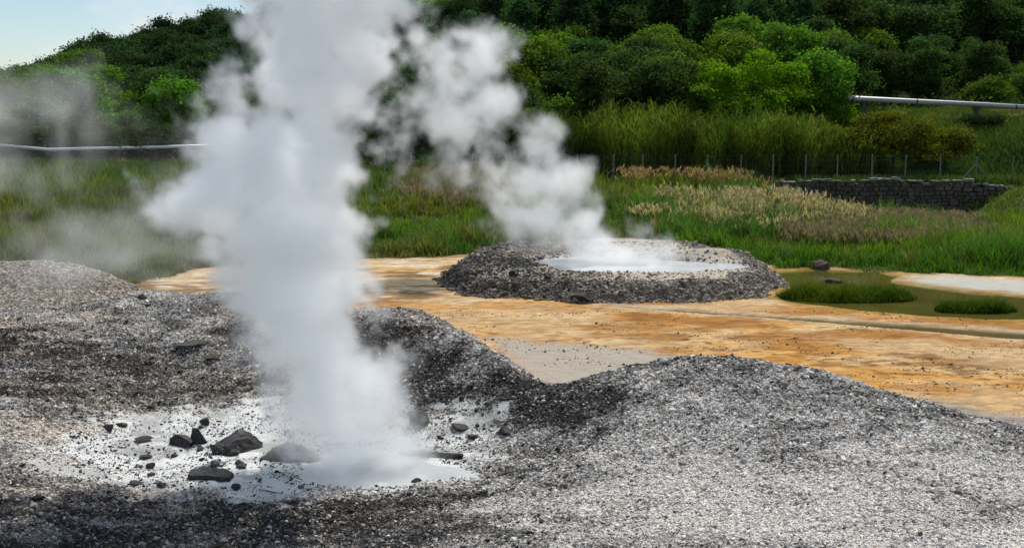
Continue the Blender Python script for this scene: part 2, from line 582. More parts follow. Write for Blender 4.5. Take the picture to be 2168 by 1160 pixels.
M_DARKSTEEL = plain_material('dark_steel', (0.04, 0.045, 0.045), 0.6, 0.4)
M_WOOD = rock_material('burnt_wood', (0.006, 0.005, 0.005), (0.03, 0.025, 0.02), 20.0, 0.8, 0.01)

# ---------------------------------------------------------------- ground sheets
rows = np.concatenate([np.linspace(3, 11.5, 24)[:-1], np.exp(np.arange(math.log(11.5), math.log(50), 0.0030)), np.exp(np.arange(math.log(50), math.log(76.4), 0.013)), np.arange(76.5, 79.6, 0.12), np.exp(np.arange(math.log(79.7), math.log(240), 0.013)), np.exp(np.linspace(math.log(240), math.log(1500), 14))])
NC = 521
tcol = np.linspace(-1, 1, NC)
tcol = tcol * (0.72 + 0.28 * tcol ** 2)
RY, TC = np.meshgrid(rows, tcol, indexing='ij')
RX = TC * (4.0 + 0.86 * RY)
RZ, G_GRAVEL, G_SM, G_SP = height(RX, RY)
RZ = np.where(RY > 700, RZ * 0.6, RZ)


def ground_colour(x, y, z, gravel, sm, sp):
    shp = x.shape
    col = np.zeros(shp + (3,))
    n_a = fbm(x * 0.22, y * 0.5, 5, 51)
    n_b = fbm(x * 0.5 + 5, y * 1.4, 5, 61, 0.6)
    n_c = fbm(x * 1.5, y * 3.0, 4, 71, 0.6)

    def mixc(mask, c):
        nonlocal col
        col = col * (1 - mask[..., None]) + np.array(c) * mask[..., None]
    n_d = fbm(x * 0.16 + 3, y * 0.30, 5, 57, 0.55)
    col[:] = (0.58, 0.325, 0.100)
    n_e = fbm(x * 0.7, y * 1.0, 5, 61, 0.6)
    mixc(sstep(0.50, 0.64, n_e) * 0.75, (0.40, 0.18, 0.040))
    mixc(sstep(0.48, 0.62, fbm(x * 1.2, y * 1.7, 5, 71, 0.6)) * 0.7, (0.64, 0.42, 0.17))
    mixc(sstep(0.48, 0.64, n_d) * 0.9, (0.64, 0.48, 0.28))
    mixc(sstep(0.55, 0.68, fbm(x * 0.5, y * 1.1, 5, 83, 0.6)) * 0.75, (0.28, 0.125, 0.030))
    mixc(sstep(0.58, 0.70, fbm(x * 1.3, y * 2.2, 5, 81, 0.65)) * 0.7, (0.17, 0.09, 0.032))
    mixc(sstep(0.60, 0.72, fbm(x * 3.4, y * 5.0, 4, 86, 0.65)) * 0.75, (0.09, 0.055, 0.03))
    mixc(sstep(26, 30, y) * sstep(37, 33, y) * sstep(-6, -1, x) * sstep(0.42, 0.56, fbm(x * 0.35, y * 0.8, 4, 89)) * 0.7, (0.32, 0.15, 0.038))
    mixc(sstep(0.52, 0.66, fbm(x * 0.30 + 60, y * 0.55, 5, 92, 0.55)) * 0.55, (0.62, 0.49, 0.32))
    mixc(sstep(0, -6, x) * sstep(0.42, 0.6, fbm(x * 0.5 + 9, y * 0.9, 4, 93)) * 0.8, (0.58, 0.47, 0.32))
    col *= np.array((0.95, 0.90, 0.80))
    # pale crust on the far side of the flat and along the brook
    far_flat = sstep(33, 39, y + 5 * (n_a - 0.5)) * (1 - sstep(45, 50, y))
    mixc(far_flat * (0.25 + 0.5 * sstep(0.4, 0.6, n_c)), (0.54, 0.39, 0.20))
    mixc(far_flat * sstep(0.50, 0.62, n_b) * 0.9, (0.19, 0.12, 0.05))
    mixc(far_flat * sstep(0.52, 0.64, fbm(x * 1.2 + 40, y * 2, 4, 87)) * 0.8, (0.66, 0.58, 0.46))
    lb = sstep(-0.9, 0.1, poly_sd(x, y, STREAM) + (n_b - 0.5) * 1.2)
    mixc(lb * 0.7, (0.55, 0.45, 0.31))
    for poly, c, soft, amt in ((PALE, (0.38, 0.345, 0.29), 0.6, 0.95), (GREY, (0.27, 0.26, 0.24), 0.5, 0.9), (SALT, (0.46, 0.46, 0.40), 0.8, 0.95)):
        sd = poly_sd(x, y, poly) + (n_c - 0.5) * 1.6 * soft
        mixc(sstep(-soft, soft, sd) * amt, c)
    pn = poly_sd(x, y, POND)
    mixc(sstep(-1.0, 0.0, pn + (n_b - 0.5)) * 0.75, (0.30, 0.19, 0.035))
    mixc(sstep(-0.02, 0.2, np.maximum(pn, poly_sd(x, y, STREAM))), (0.10, 0.085, 0.02))
    # pool bank
    left = sstep(5.0, 1.0, x)
    mb = sstep(-0.05, 0.35, sm)
    mixc(mb, (0.17, 0.14, 0.11))
    mixc(mb * left * sstep(0.42, 0.56, n_c), (0.06, 0.05, 0.042))
    top = sstep(0.9, 1.7, sm) * (1 - left * 0.5)
    mixc(top * 0.9, (0.44, 0.39, 0.31))
    mixc(sstep(-0.9, -0.2, sp) * 0.8, (0.50, 0.46, 0.40))
    mixc(sstep(-0.25, 0.0, sp) * sstep(41.5, 43, y), (0.06, 0.055, 0.05))
    # gravel
    pale_bank = sstep(28.2, 30, y + (n_b - 0.5) * 2) * sstep(-7.0, -9.5, x)
    tone = tone_map(x, y)
    gcol = np.array((0.030, 0.027, 0.024)) * (1 - tone[..., None]) + np.array((0.57, 0.545, 0.505)) * tone[..., None] ** 1.2
    gb = gcol * (1 - pale_bank[..., None]) + (np.array((0.36, 0.31, 0.24)) * (0.6 + 0.8 * n_c[..., None])) * pale_bank[..., None]
    gm = sstep(0.15, 0.6, gravel)[..., None]
    col = col * (1 - gm) + gb * gm
    bs = basin_mask(x, y)
    mixc(bs, (0.60, 0.615, 0.60))
    mixc(bs * sstep(0.50, 0.62, fbm(x * 1.6, y * 2.4, 5, 109, 0.6)) * 0.6, (0.24, 0.235, 0.22))
    # meadow soil
    md = sstep(-0.3, 0.5, poly_sd(x, y, MEADOW) + (fbm(x, y, 3, 91) - 0.5) * 1.2)
    md = md * (1 - sstep(-0.6, 0.3, sm))
    mcol = np.array((0.05, 0.062, 0.014)) + (n_a[..., None] - 0.5) * np.array((0.03, 0.01, 0.004))
    col = col * (1 - md[..., None]) + mcol * md[..., None]
    hill = sstep(88, 98, y)
    col = col * (1 - hill[..., None]) + np.array((0.022, 0.030, 0.010)) * hill[..., None]
    return np.clip(col, 0.004, 0.8), md


def basin_mask(x, y):
    sd = poly_sd(x, y, BASIN) + (fbm(x * 1.2, y * 2.2, 5, 101, 0.6) - 0.5) * 2.4
    m = sstep(-0.7, 0.5, sd)
    return m * (0.55 + 0.45 * sstep(0.36, 0.50, fbm(x * 3, y * 4, 4, 103)) + 0.0) * 1.0


def tone_map(x, y):
    """0 dark wet fragments and painted shade, 1 pale dry ones"""
    t = 0.46 + (fbm(x * 0.45, y * 0.9, 5, 111, 0.6) - 0.5) * 1.1 + (fbm(x * 1.6, y * 3.4, 5, 121, 0.65) - 0.5) * 1.3
    t = t + 0.46 * sstep(-0.5, 3, x) * sstep(19.4, 16.4, y) + 0.06 * sstep(-1, -4, x)
    for poly, amt in DARKS:
        sd = poly_sd(x, y, poly) + (fbm(x * 1.2, y * 1.6, 4, 131) - 0.5) * 2.2
        t = t - amt * sstep(-0.6, 0.6, sd)
    t = t + 0.32 * sstep(0, 1, poly_sd(x, y, BASIN) + 0.8)
    return np.clip(t, 0.0, 1.0)


G_COL, G_MD = ground_colour(RX, RY, RZ, G_GRAVEL, G_SM, G_SP)
G_BASIN = basin_mask(RX, RY)
nr, nc = RX.shape
idx = np.arange(nr * nc).reshape(nr, nc)
quads = np.stack([idx[:-1, :-1], idx[:-1, 1:], idx[1:, 1:], idx[1:, :-1]], -1).reshape(-1, 4)
ALLV = np.stack([RX, RY, RZ], -1).reshape(-1, 3)
ALLC = G_COL.reshape(-1, 3)
ctr = lambda a: a[:-1, :-1].ravel()
sbas = ctr(poly_sd(RX, RY, BASIN))
zone = np.zeros(len(quads), int)                                   # 0 mud
zone[ctr(sstep(0.15, 0.6, G_GRAVEL)) > 0.5] = 1                    # 1 gravel
zone[sbas > 0.1] = 2                                               # 2 white clay basin
zone[ctr(G_SM) > 0.05] = 3                                         # 3 pool bank
zone[(ctr(G_MD) > 0.5)] = 4                                        # 4 meadow
zone[ctr(RY) > 90] = 5                                             # 5 hill
GRAV = np.clip(sstep(0.15, 0.6, G_GRAVEL) + sstep(0, 0.4, G_SM), 0, 1) * (1 - G_BASIN)
MUDW = np.clip(1 - G_GRAVEL - sstep(0, 0.4, G_SM) - G_MD, 0, 1) * (1 - G_BASIN) * (1 - 0.6 * sstep(-0.4, 0.6, np.maximum(poly_sd(RX, RY, PALE), poly_sd(RX, RY, SALT))))
WET = np.clip(0.5 * sstep(0.3, 0.9, poly_sd(RX, RY, MILK)), 0, 1)
for k, nm in enumerate(['mud_ground', 'gravel_ground', 'clay_ground', 'pool_bank_terrain', 'meadow_ground', 'hill']):
    q = quads[zone == k]
    used, inv = np.unique(q.ravel(), return_inverse=True)
    me = np_mesh(nm, ALLV[used], inv, 4, M_GROUND, ALLC[used], True)
    for an, arr in (('gravel', GRAV), ('wet', WET), ('mud', MUDW)):
        a = me.attributes.new(an, 'FLOAT', 'POINT')
        a.data.foreach_set('value', arr.ravel()[used].astype(np.float32))
    tag(mesh_obj(nm, me), kind='structure')


def ground_z(x, y):
    """height of the built ground under a point"""
    x = np.atleast_1d(np.asarray(x, float))
    y = np.atleast_1d(np.asarray(y, float))
    fi = np.clip(np.interp(y, rows, np.arange(nr)), 0, nr - 1.001)
    i = fi.astype(int)
    fr = fi - i
    fj = np.clip(np.interp(x / (4.0 + 0.86 * y), tcol, np.arange(nc)), 0, nc - 1.001)
    j = fj.astype(int)
    fc = fj - j
    z = (RZ[i, j] * (1 - fc) + RZ[i, j + 1] * fc) * (1 - fr) + (RZ[i + 1, j] * (1 - fc) + RZ[i + 1, j + 1] * fc) * fr
    return z


def gz(x, y):
    return float(ground_z(x, y)[0])


# ---------------------------------------------------------------- water
def water_sheet(name, poly, z, mat, grow=0.35):
    P = np.array(poly)
    n = len(P)
    e = np.roll(P, -1, 0) - np.roll(P, 1, 0)
    nrm = np.stack([e[:, 1], -e[:, 0]], 1)
    nrm /= np.linalg.norm(nrm, axis=1)[:, None] + 1e-9
    area = 0.5 * np.sum(P[:, 0] * np.roll(P[:, 1], -1) - np.roll(P[:, 0], -1) * P[:, 1])
    P = P + nrm * grow * (1 if area > 0 else -1)
    bm = bmesh.new()
    vs = [bm.verts.new((p[0], p[1], z)) for p in P]
    f = bm.faces.new(vs)
    f.normal_update()
    if f.normal.z < 0:
        f.normal_flip()
    bmesh.ops.triangulate(bm, faces=bm.faces[:])
    o = bm_obj(name, bm, mat)
    return tag(o, kind='structure')


water_sheet('pool_water', POOL, 0.42, water_material('hot_pool_water', (0.50, 0.52, 0.52), 0.25), 0.5)
water_sheet('pond_water', POND, -0.052, water_material('green_pond_water', (0.085, 0.075, 0.018), 0.05, 0.08), 0.5)
water_sheet('stream_water', STREAM, -0.05, water_material('ochre_brook_water', (0.100, 0.068, 0.010), 0.14, 0.1, 5.0, 0.2), 0.15)
water_sheet('puddle_water', MILK, MILK_Z - 0.022, water_material('milky_water', (0.40, 0.42, 0.42), 0.3, 0.3, 9.0), 0.7)


# ---------------------------------------------------------------- loose stones (nobody could count them)
def stone_bank(n_var=24):
    out = []
    for k in range(n_var):
        p = np.array([(sx, sy, sz) for sz in (-1, 1) for sy in (-1, 1) for sx in (-1, 1)], float) * 0.5
        p += RNG.uniform(-0.24, 0.24, p.shape)
        p[4:, :2] *= RNG.uniform(0.45, 0.95)
        p *= np.array([RNG.uniform(0.8, 1.5), RNG.uniform(0.7, 1.1), RNG.uniform(0.3, 0.75)])
        out.append(p)
    return np.array(out)


BANK = stone_bank()
BOXF = np.array([(0, 2, 3, 1), (4, 5, 7, 6), (0, 1, 5, 4), (2, 6, 7, 3), (0, 4, 6, 2), (1, 3, 7, 5)])


def scatter_stones(name, x, y, size, cols, label):
    n = len(x)
    V = BANK[RNG.integers(0, len(BANK), n)].copy()
    V *= size[:, None, None]
    tilt = RNG.normal(0, 0.26, (n, 2))
    yaw = RNG.uniform(0, 6.283, n)
    V[:, :, 2] += V[:, :, 0] * tilt[:, 0, None] + V[:, :, 1] * tilt[:, 1, None]
    c, s = np.cos(yaw)[:, None], np.sin(yaw)[:, None]
    X = V[:, :, 0] * c - V[:, :, 1] * s
    Yy = V[:, :, 0] * s + V[:, :, 1] * c
    V[:, :, 0], V[:, :, 1] = X + x[:, None], Yy + y[:, None]
    V[:, :, 2] += (ground_z(x, y) + size * 0.12)[:, None]
    F = (BOXF[None] + (np.arange(n) * 8)[:, None, None]).reshape(-1)
    me = np_mesh(name, V.reshape(-1, 3), F, 4, M_STONE, np.repeat(cols, 8, 0), False)
    return tag(mesh_obj(name, me), label, 'gravel', kind='stuff')


def lookup(A, x, y):
    i = np.clip(np.rint(np.interp(y, rows, np.arange(nr))).astype(int), 0, nr - 1)
    j = np.clip(np.rint(np.interp(x / (4.0 + 0.86 * y), tcol, np.arange(nc))).astype(int), 0, nc - 1)
    return A[i, j]


def make_gravel():
    n = 900000
    y = np.sqrt(RNG.uniform(11.5 ** 2, 36 ** 2, n))
    x = RNG.uniform(-0.54, 0.54, n) * y
    g = lookup(GRAV, x, y)
    bs = lookup(G_BASIN, x, y)
    sm = lookup(G_SM, x, y)
    keep = (RNG.random(n) < np.clip(g * 1.1, 0, 1) * (1 - 0.9 * sstep(0.2, 0.7, bs)) * np.clip(20 / y, 0.5, 1)) & (sm < 0.0)
    milk = poly_sd(x, y, MILK)
    grit = (bs > 0.3) & (RNG.random(n) < 0.42 * sstep(0.36, 0.62, fbm(x * 1.3, y * 2.0, 4, 107))) & (milk < 0.0)
    keep |= grit
    mud = (sm < 0) & (g < 0.2) & (RNG.random(n) < 0.035 * sstep(0.48, 0.66, fbm(x * 0.6, y * 1.2, 3, 95))) & (y < 34) & (bs < 0.1)
    keep |= mud
    x, y, mud = x[keep], y[keep], mud[keep]
    n = len(x)
    bs = lookup(G_BASIN, x, y)
    t = tone_map(x, y)
    size = np.clip(RNG.lognormal(math.log(0.0215), 0.46, n), 0.010, 0.10) * np.clip(y / 17, 0.85, 1.05)
    r = RNG.random(n)
    light = np.clip(0.08 + t * 0.95 + RNG.normal(0, 0.33, n), 0, 1) ** 1.4
    cols = np.array((0.022, 0.019, 0.016))[None] * (1 - light[:, None]) + np.array((0.63, 0.60, 0.555))[None] * light[:, None]
    cols[r < 0.05] *= np.array((1.0, 0.80, 0.66))
    brn = sstep(0.0, -3.5, x)[:, None] * sstep(0.35, 0.6, fbm(x * 0.5, y * 0.9, 3, 97))[:, None]
    cols = cols * (1 - brn * np.array((0.0, 0.08, 0.17)))
    pale = (y > 29.0) & (x < -9)
    cols[pale] = np.array((0.42, 0.36, 0.29)) * RNG.uniform(0.35, 1.25, (pale.sum(), 1))
    size[pale] *= 1.5
    dark = bs > 0.35
    cols[dark] = np.array((0.03, 0.028, 0.026)) * RNG.uniform(0.4, 2.2, (dark.sum(), 1))
    size[dark] *= RNG.uniform(0.25, 1.0, dark.sum()) ** 1.3
    cols[mud] = np.array((0.09, 0.055, 0.028)) * RNG.uniform(0.3, 1.8, (mud.sum(), 1))
    size[mud] *= 0.9
    print('gravel stones', n)
    scatter_stones('gravel', x, y, size, cols, 'grey and black stone chips covering the foreground mounds')
    # coarser fragments on the pool bank
    n = 105000
    y = RNG.uniform(34.5, 49, n)
    x = RNG.uniform(-5, 14, n)
    sm = lookup(G_SM, x, y)
    sp = lookup(G_SP, x, y)
    left = sstep(5.0, 1.0, x)
    keep = (sm > 0.0) & (sp < -0.35) & (RNG.random(n) < np.clip(1.0 - (0.93 - 0.35 * left) * sstep(1.0, 1.6, sm + (fbm(x, y, 3, 8) - 0.5)), 0, 1))
    x, y, left = x[keep], y[keep], left[keep]
    n = len(x)
    size = np.clip(RNG.lognormal(math.log(0.050), 0.46, n), 0.024, 0.26)
    light = np.clip(RNG.normal(0.66, 0.28, n) - 0.34 * left, 0, 1)[:, None]
    cols = np.array((0.03, 0.026, 0.022)) * (1 - light) + np.array((0.34, 0.30, 0.25)) * light
    scatter_stones('bank_rubble', x, y, size, cols, 'angular grey rubble forming the bank of the steaming pool')


make_gravel()


# ---------------------------------------------------------------- blades: grass, reeds, plumes
def blades(name, x, y, h, w, lean, cols, mat, segs=2, z=None, droop=0.5, tipcol=None):
    """curved tapering blades standing on the ground; arrays of one value per blade"""
    n = len(x)
    z0 = ground_z(x, y) - 0.02 if z is None else z
    yaw = RNG.uniform(0, 6.283, n)
    la = RNG.uniform(0, 6.283, n)
    dx, dy = np.cos(la) * lean * h, np.sin(la) * lean * h
    k = segs + 1
    V = np.zeros((n, 2 * segs + 1, 3), np.float32)
    Cc = np.zeros((n, 2 * segs + 1, 3), np.float32)
    for s in range(segs):
        f = s / segs
        ww = w * (1 - 0.55 * f)
        bx, by, bz = x + dx * f * f, y + dy * f * f, z0 + h * f * (1 - droop * lean * f * 0.5)
        for e, sg in ((0, -1), (1, 1)):
            V[:, 2 * s + e, 0] = bx + sg * np.cos(yaw) * ww * 0.5
            V[:, 2 * s + e, 1] = by + sg * np.sin(yaw) * ww * 0.5
            V[:, 2 * s + e, 2] = bz
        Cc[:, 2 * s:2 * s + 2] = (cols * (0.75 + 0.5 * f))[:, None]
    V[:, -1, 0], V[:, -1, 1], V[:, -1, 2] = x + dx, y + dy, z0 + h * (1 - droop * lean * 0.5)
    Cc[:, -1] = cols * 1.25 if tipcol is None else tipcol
    f1 = []
    ln = []
    for s in range(segs - 1):
        f1 += [2 * s, 2 * s + 1, 2 * s + 3, 2 * s + 2]
        ln.append(4)
    f1 += [2 * segs - 2, 2 * segs - 1, 2 * segs]
    ln.append(3)
    F = (np.array(f1)[None] + (np.arange(n) * (2 * segs + 1))[:, None]).ravel()
    LN = np.tile(ln, n)
    return V.reshape(-1, 3), F, LN, Cc.reshape(-1, 3)


def join(parts):
    vs, fs, ls, cs = [], [], [], []
    off = 0
    for V, F, LN, Cc in parts:
        vs.append(V)
        fs.append(F + off)
        ls.append(LN)
        cs.append(Cc)
        off += len(V)
    return np.concatenate(vs), np.concatenate(fs), np.concatenate(ls), np.concatenate(cs)


def clumped(n, x0, x1, y0, y1, sd):
    """positions drawn around clump centres"""
    m = max(1, n // 14)
    cx, cy = RNG.uniform(x0, x1, m), RNG.uniform(y0, y1, m)
    k = RNG.integers(0, m, n)
    return cx[k] + RNG.normal(0, sd, n), cy[k] + RNG.normal(0, sd, n), k


PLUME_A = pix_poly([(1350, 492), (1410, 462), (1540, 452), (1680, 455), (1830, 478), (1810, 486), (1660, 484), (1620, 500), (1480, 508), (1380, 510)])
PLUME_C = pix_poly([(1660, 520), (1720, 484), (1900, 474), (2060, 486), (2140, 510), (2080, 528), (1850, 532)])
PLUME_D = pix_poly([(840, 450), (880, 412), (1000, 408), (1080, 440), (1080, 480), (900, 478)])


def make_meadow():
    n = 330000
    y = 1.0 / RNG.uniform(1 / 80.0, 1 / 27.0, n)
    x = RNG.uniform(-0.54, 0.54, n) * y
    m = max(1, n // 10)
    k = RNG.integers(0, m, n)
    x = x[k] + RNG.normal(0, 0.16, n)
    y = y[k] + RNG.normal(0, 0.16, n)
    md = poly_sd(x, y, MEADOW) + (fbm(x, y, 3, 91) - 0.5) * 1.2
    sm = lookup(G_SM, x, y)
    keep = (md > 0.05) & (sm < -0.5)
    x, y, md, kk = x[keep], y[keep], md[keep], k[keep]
    n = len(x)
    a = fbm(x * 0.10, y * 0.16, 4, 141)
    b = fbm(x * 0.35 + 9, y * 0.6, 4, 151)
    h = 0.12 + 0.95 * sstep(0.3, 0.75, b) + 0.3 * RNG.random(n) ** 2
    h *= np.clip(0.35 + md * 0.4, 0.35, 1.0)
    h *= 1 - 0.6 * sstep(70, 75, y) * sstep(17, 19, x)
    g1, g2, g3, g4 = (np.array(c) for c in ((0.115, 0.205, 0.016), (0.065, 0.155, 0.032), (0.185, 0.155, 0.042), (0.26, 0.215, 0.12)))
    f1 = sstep(0.44, 0.56, a)[:, None]
    f2 = 0.8 * sstep(0.54, 0.64, fbm(x * 0.16 + 30, y * 0.4, 5, 155, 0.6))[:, None]
    cols = (g1 * (1 - f1) + g2 * f1) * (1 - f2 * 0.75) + g3 * f2 * 0.75
    # straw coloured growth nearer the fence
    f3 = (sstep(58, 74, y) * 0.22)[:, None] * (RNG.random(n) < 0.5)[:, None]
    cols = cols * (1 - f3) + g4 * f3
    # fresh green strip along the wet edge, at right
    f4 = (sstep(5, 2, md) * sstep(5, 12, x))[:, None]
    cols = cols * (1 - f4) + np.array((0.065, 0.150, 0.016)) * f4
    # yellowish at the far left
    f5 = (sstep(-5, -12, x) * sstep(78, 60, y) * 0.75)[:, None]
    cols = cols * (1 - f5) + np.array((0.150, 0.150, 0.030)) * f5
    cols *= (0.55 + 0.9 * ((kk * 7919) % 97) / 97.0)[:, None] * RNG.uniform(0.7, 1.3, (n, 1))
    weed = ((kk * 104729) % 89) < 6
    cols[weed] = np.array((0.12, 0.16, 0.075)) * RNG.uniform(0.7, 1.3, (weed.sum(), 1))
    dead = ((kk * 15485863) % 83) < 4
    cols[dead] = np.array((0.22, 0.17, 0.085)) * RNG.uniform(0.6, 1.3, (dead.sum(), 1))
    h *= 0.7 + 0.9 * (((kk * 6151) % 101) / 101.0) ** 2
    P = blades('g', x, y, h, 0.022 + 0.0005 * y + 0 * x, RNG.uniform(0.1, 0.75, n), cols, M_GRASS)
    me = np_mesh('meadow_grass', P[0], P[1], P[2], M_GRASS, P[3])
    tag(mesh_obj('meadow_grass', me), 'uneven green meadow grass between the mud flat and the fence', 'grass', kind='stuff')


make_meadow()


def plumes(name, poly, n, hh, stalk, head, label, extra=None, headw=0.07):
    P = np.array(poly)
    x0, y0 = P.min(0)
    x1, y1 = P.max(0)
    x, y, _ = clumped(n, x0, x1, y0, y1, 0.45)
    sd = poly_sd(x, y, poly) + (fbm(x * 0.35, y * 0.35, 4, 161) - 0.5) * 9.0
    k = sd + RNG.normal(0, 0.8, len(x)) > 0.3
    x, y = x[k], y[k]
    n = len(x)
    h = hh * RNG.uniform(0.65, 1.15, n)
    cs = np.array(stalk) * RNG.uniform(0.6, 1.3, (n, 1))
    A = blades('s', x, y, h, np.full(n, 0.03), RNG.uniform(0.05, 0.35, n), cs, M_GRASS)
    # leaves at the foot
    B = blades('l', x + RNG.normal(0, .08, n), y + RNG.normal(0, .08, n), h * 0.75, np.full(n, 0.05), RNG.uniform(0.2, 0.6, n), np.array((0.075, 0.120, 0.025)) * RNG.uniform(0.6, 1.4, (n, 1)), M_GRASS)
    parts = [A, B]
    ch = np.array(head) * RNG.uniform(0.6, 1.3, (n, 1))
    # feathery heads: three short strips leaning to one side
    tip = A[0].reshape(n, -1, 3)[:, -1]
    for q in range(3):
        hq = 0.30 * RNG.uniform(0.7, 1.2, n)
        D = blades('h', tip[:, 0] + RNG.normal(0, .03, n), tip[:, 1] + RNG.normal(0, .03, n), hq, np.full(n, headw), RNG.uniform(0.2, 0.7, n), ch, M_GRASS, z=tip[:, 2] - 0.14 + RNG.normal(0, .03, n))
        parts.append(D)
    V, F, LN, Cc = join(parts)
    me = np_mesh(name, V, F, LN, M_GRASS, Cc)
    tag(mesh_obj(name, me), label, 'reeds', kind='stuff')


plumes('plumed_grass', PLUME_A, 3600, 1.0, (0.15, 0.15, 0.06), (0.50, 0.38, 0.28), 'pale straw coloured plumed reeds in front of the stone wall')
plumes('dry_grass', PLUME_C, 9000, 0.75, (0.14, 0.135, 0.07), (0.25, 0.20, 0.15), 'greyish brown dry grass band before the green pond edge', headw=0.045)
plumes('mauve_grass', PLUME_D, 5000, 0.85, (0.13, 0.12, 0.06), (0.27, 0.19, 0.15), 'mauve brown seed heads in the meadow left of the second plume', headw=0.045)
FOOT = [(x, y) for x, y in ((6.5, 73.5), (18.5, 73.5), (18.8, 77.2), (6.5, 77.2))]
plumes('fence_reeds', FOOT, 800, 1.2, (0.16, 0.13, 0.06), (0.42, 0.24, 0.17), 'pinkish plumed reeds along the foot of the wire fence')
TERR = [(22.5, 76.6), (33, 76.6), (33, 77.8), (22.5, 77.8)]


# two grass islands in the pond
def tussock(name, u0, u1, v0, v1, hh, n, label):
    pa, pb = onplane(u0, v1 - 6), onplane(u1, v1 - 6)
    far_ = onplane(u0, v0 + 22)[1]
    cx, cy = (pa[0] + pb[0]) / 2, (pa[1] + far_) / 2
    rx, ry = (pb[0] - pa[0]) / 2, max(0.5, (far_ - pa[1]) / 2)
    th = RNG.uniform(0, 6.283, n)
    rr = np.sqrt(RNG.random(n))
    x, y = cx + rx * rr * np.cos(th), cy + ry * rr * np.sin(th)
    keep = fbm(x * 0.7, y * 1.3, 4, 171) + 0.45 * (1 - rr) > 0.47
    x, y, rr = x[keep], y[keep], rr[keep]
    n = len(x)
    h = hh * (1.05 - 0.75 * rr ** 3) * RNG.uniform(0.35, 1.2, n) * (0.1 + 1.8 * fbm(x * 1.1, y * 1.6, 4, 176))
    a = fbm(x * 0.8, y * 1.2, 3, 181)[:, None]
    cols = (np.array((0.022, 0.062, 0.008)) * (1 - a) + np.array((0.095, 0.140, 0.014)) * a) * RNG.uniform(0.55, 1.3, (n, 1))
    P = blades('t', x, y, h, np.full(n, 0.026), RNG.uniform(0.1, 0.9, n), cols, M_GRASS, z=np.full(n, -0.09))
    me = np_mesh(name, P[0], P[1], P[2], M_GRASS, P[3])
    tag(mesh_obj(name, me), label, 'grass clump')


tussock('grass_tussock', 1655, 1962, 598, 645, 0.62, 9000, 'long low island of dark green grass in the green pond')
tussock('grass_tussock', 1992, 2168, 628, 667, 0.52, 6000, 'smaller rounded grass island at the near edge of the pond')


def reed_bed():
    """tall cane behind the fence"""
    n = 5200
    x = RNG.uniform(2.0, 27.5, n)
    y = RNG.uniform(80.2, 88.0, n)
    prof = np.interp(x, [2, 4, 9, 14, 18, 22, 25, 27.5], [3.3, 4.4, 4.7, 4.5, 4.4, 4.0, 3.0, 1.9])
    h = prof * RNG.uniform(0.62, 1.12, n) * (0.60 + 0.80 * fbm(x * 0.55, y * 0.55, 4, 191, 0.6))
    a = fbm(x * 0.25, y * 0.3, 3, 201)[:, None]
    a = sstep(0.4, 0.62, a)
    base = np.array((0.125, 0.190, 0.028)) * a + np.array((0.055, 0.135, 0.016)) * (1 - a)
    gap = sstep(0.40, 0.54, fbm(x * 0.7, y * 0.5, 4, 207, 0.6))  # shaded gaps between canes, painted as darker cane colour
    cols = base * RNG.uniform(0.6, 1.3, (n, 1)) * (0.45 + 0.65 * gap)[:, None]
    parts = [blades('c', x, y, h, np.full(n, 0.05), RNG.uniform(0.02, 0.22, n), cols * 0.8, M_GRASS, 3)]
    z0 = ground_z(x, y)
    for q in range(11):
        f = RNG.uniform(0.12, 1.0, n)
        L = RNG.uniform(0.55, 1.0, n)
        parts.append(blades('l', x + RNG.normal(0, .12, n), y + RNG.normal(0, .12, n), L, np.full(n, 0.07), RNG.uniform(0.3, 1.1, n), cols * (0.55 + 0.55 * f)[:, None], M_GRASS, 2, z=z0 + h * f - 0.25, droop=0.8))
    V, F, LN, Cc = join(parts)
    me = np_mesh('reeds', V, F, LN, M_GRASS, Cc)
    tag(mesh_obj('reeds', me), 'dense bed of tall green cane behind the wire fence', 'reeds', kind='stuff')


reed_bed()


# ---------------------------------------------------------------- trees
def tube(bm, pts, radii, seg=7):
    rings = []
    for i, p in enumerate(pts):
        p = Vector(p)
        d = (Vector(pts[min(i + 1, len(pts) - 1)]) - Vector(pts[max(i - 1, 0)])).normalized()
        a = d.orthogonal().normalized()
        b = d.cross(a)
        rings.append([bm.verts.new(p + (a * math.cos(t) + b * math.sin(t)) * radii[i]) for t in (2 * math.pi * k / seg for k in range(seg))])
    for r0, r1 in zip(rings, rings[1:]):
        # match the ring twist
        off = min(range(seg), key=lambda o: (r0[0].co - r1[o].co).length)
        for k in range(seg):
            bm.faces.new((r0[k], r0[(k + 1) % seg], r1[(k + 1 + off) % seg], r1[(k + off) % seg]))
    bm.faces.new(list(reversed(rings[0])))
    bm.faces.new(rings[-1])


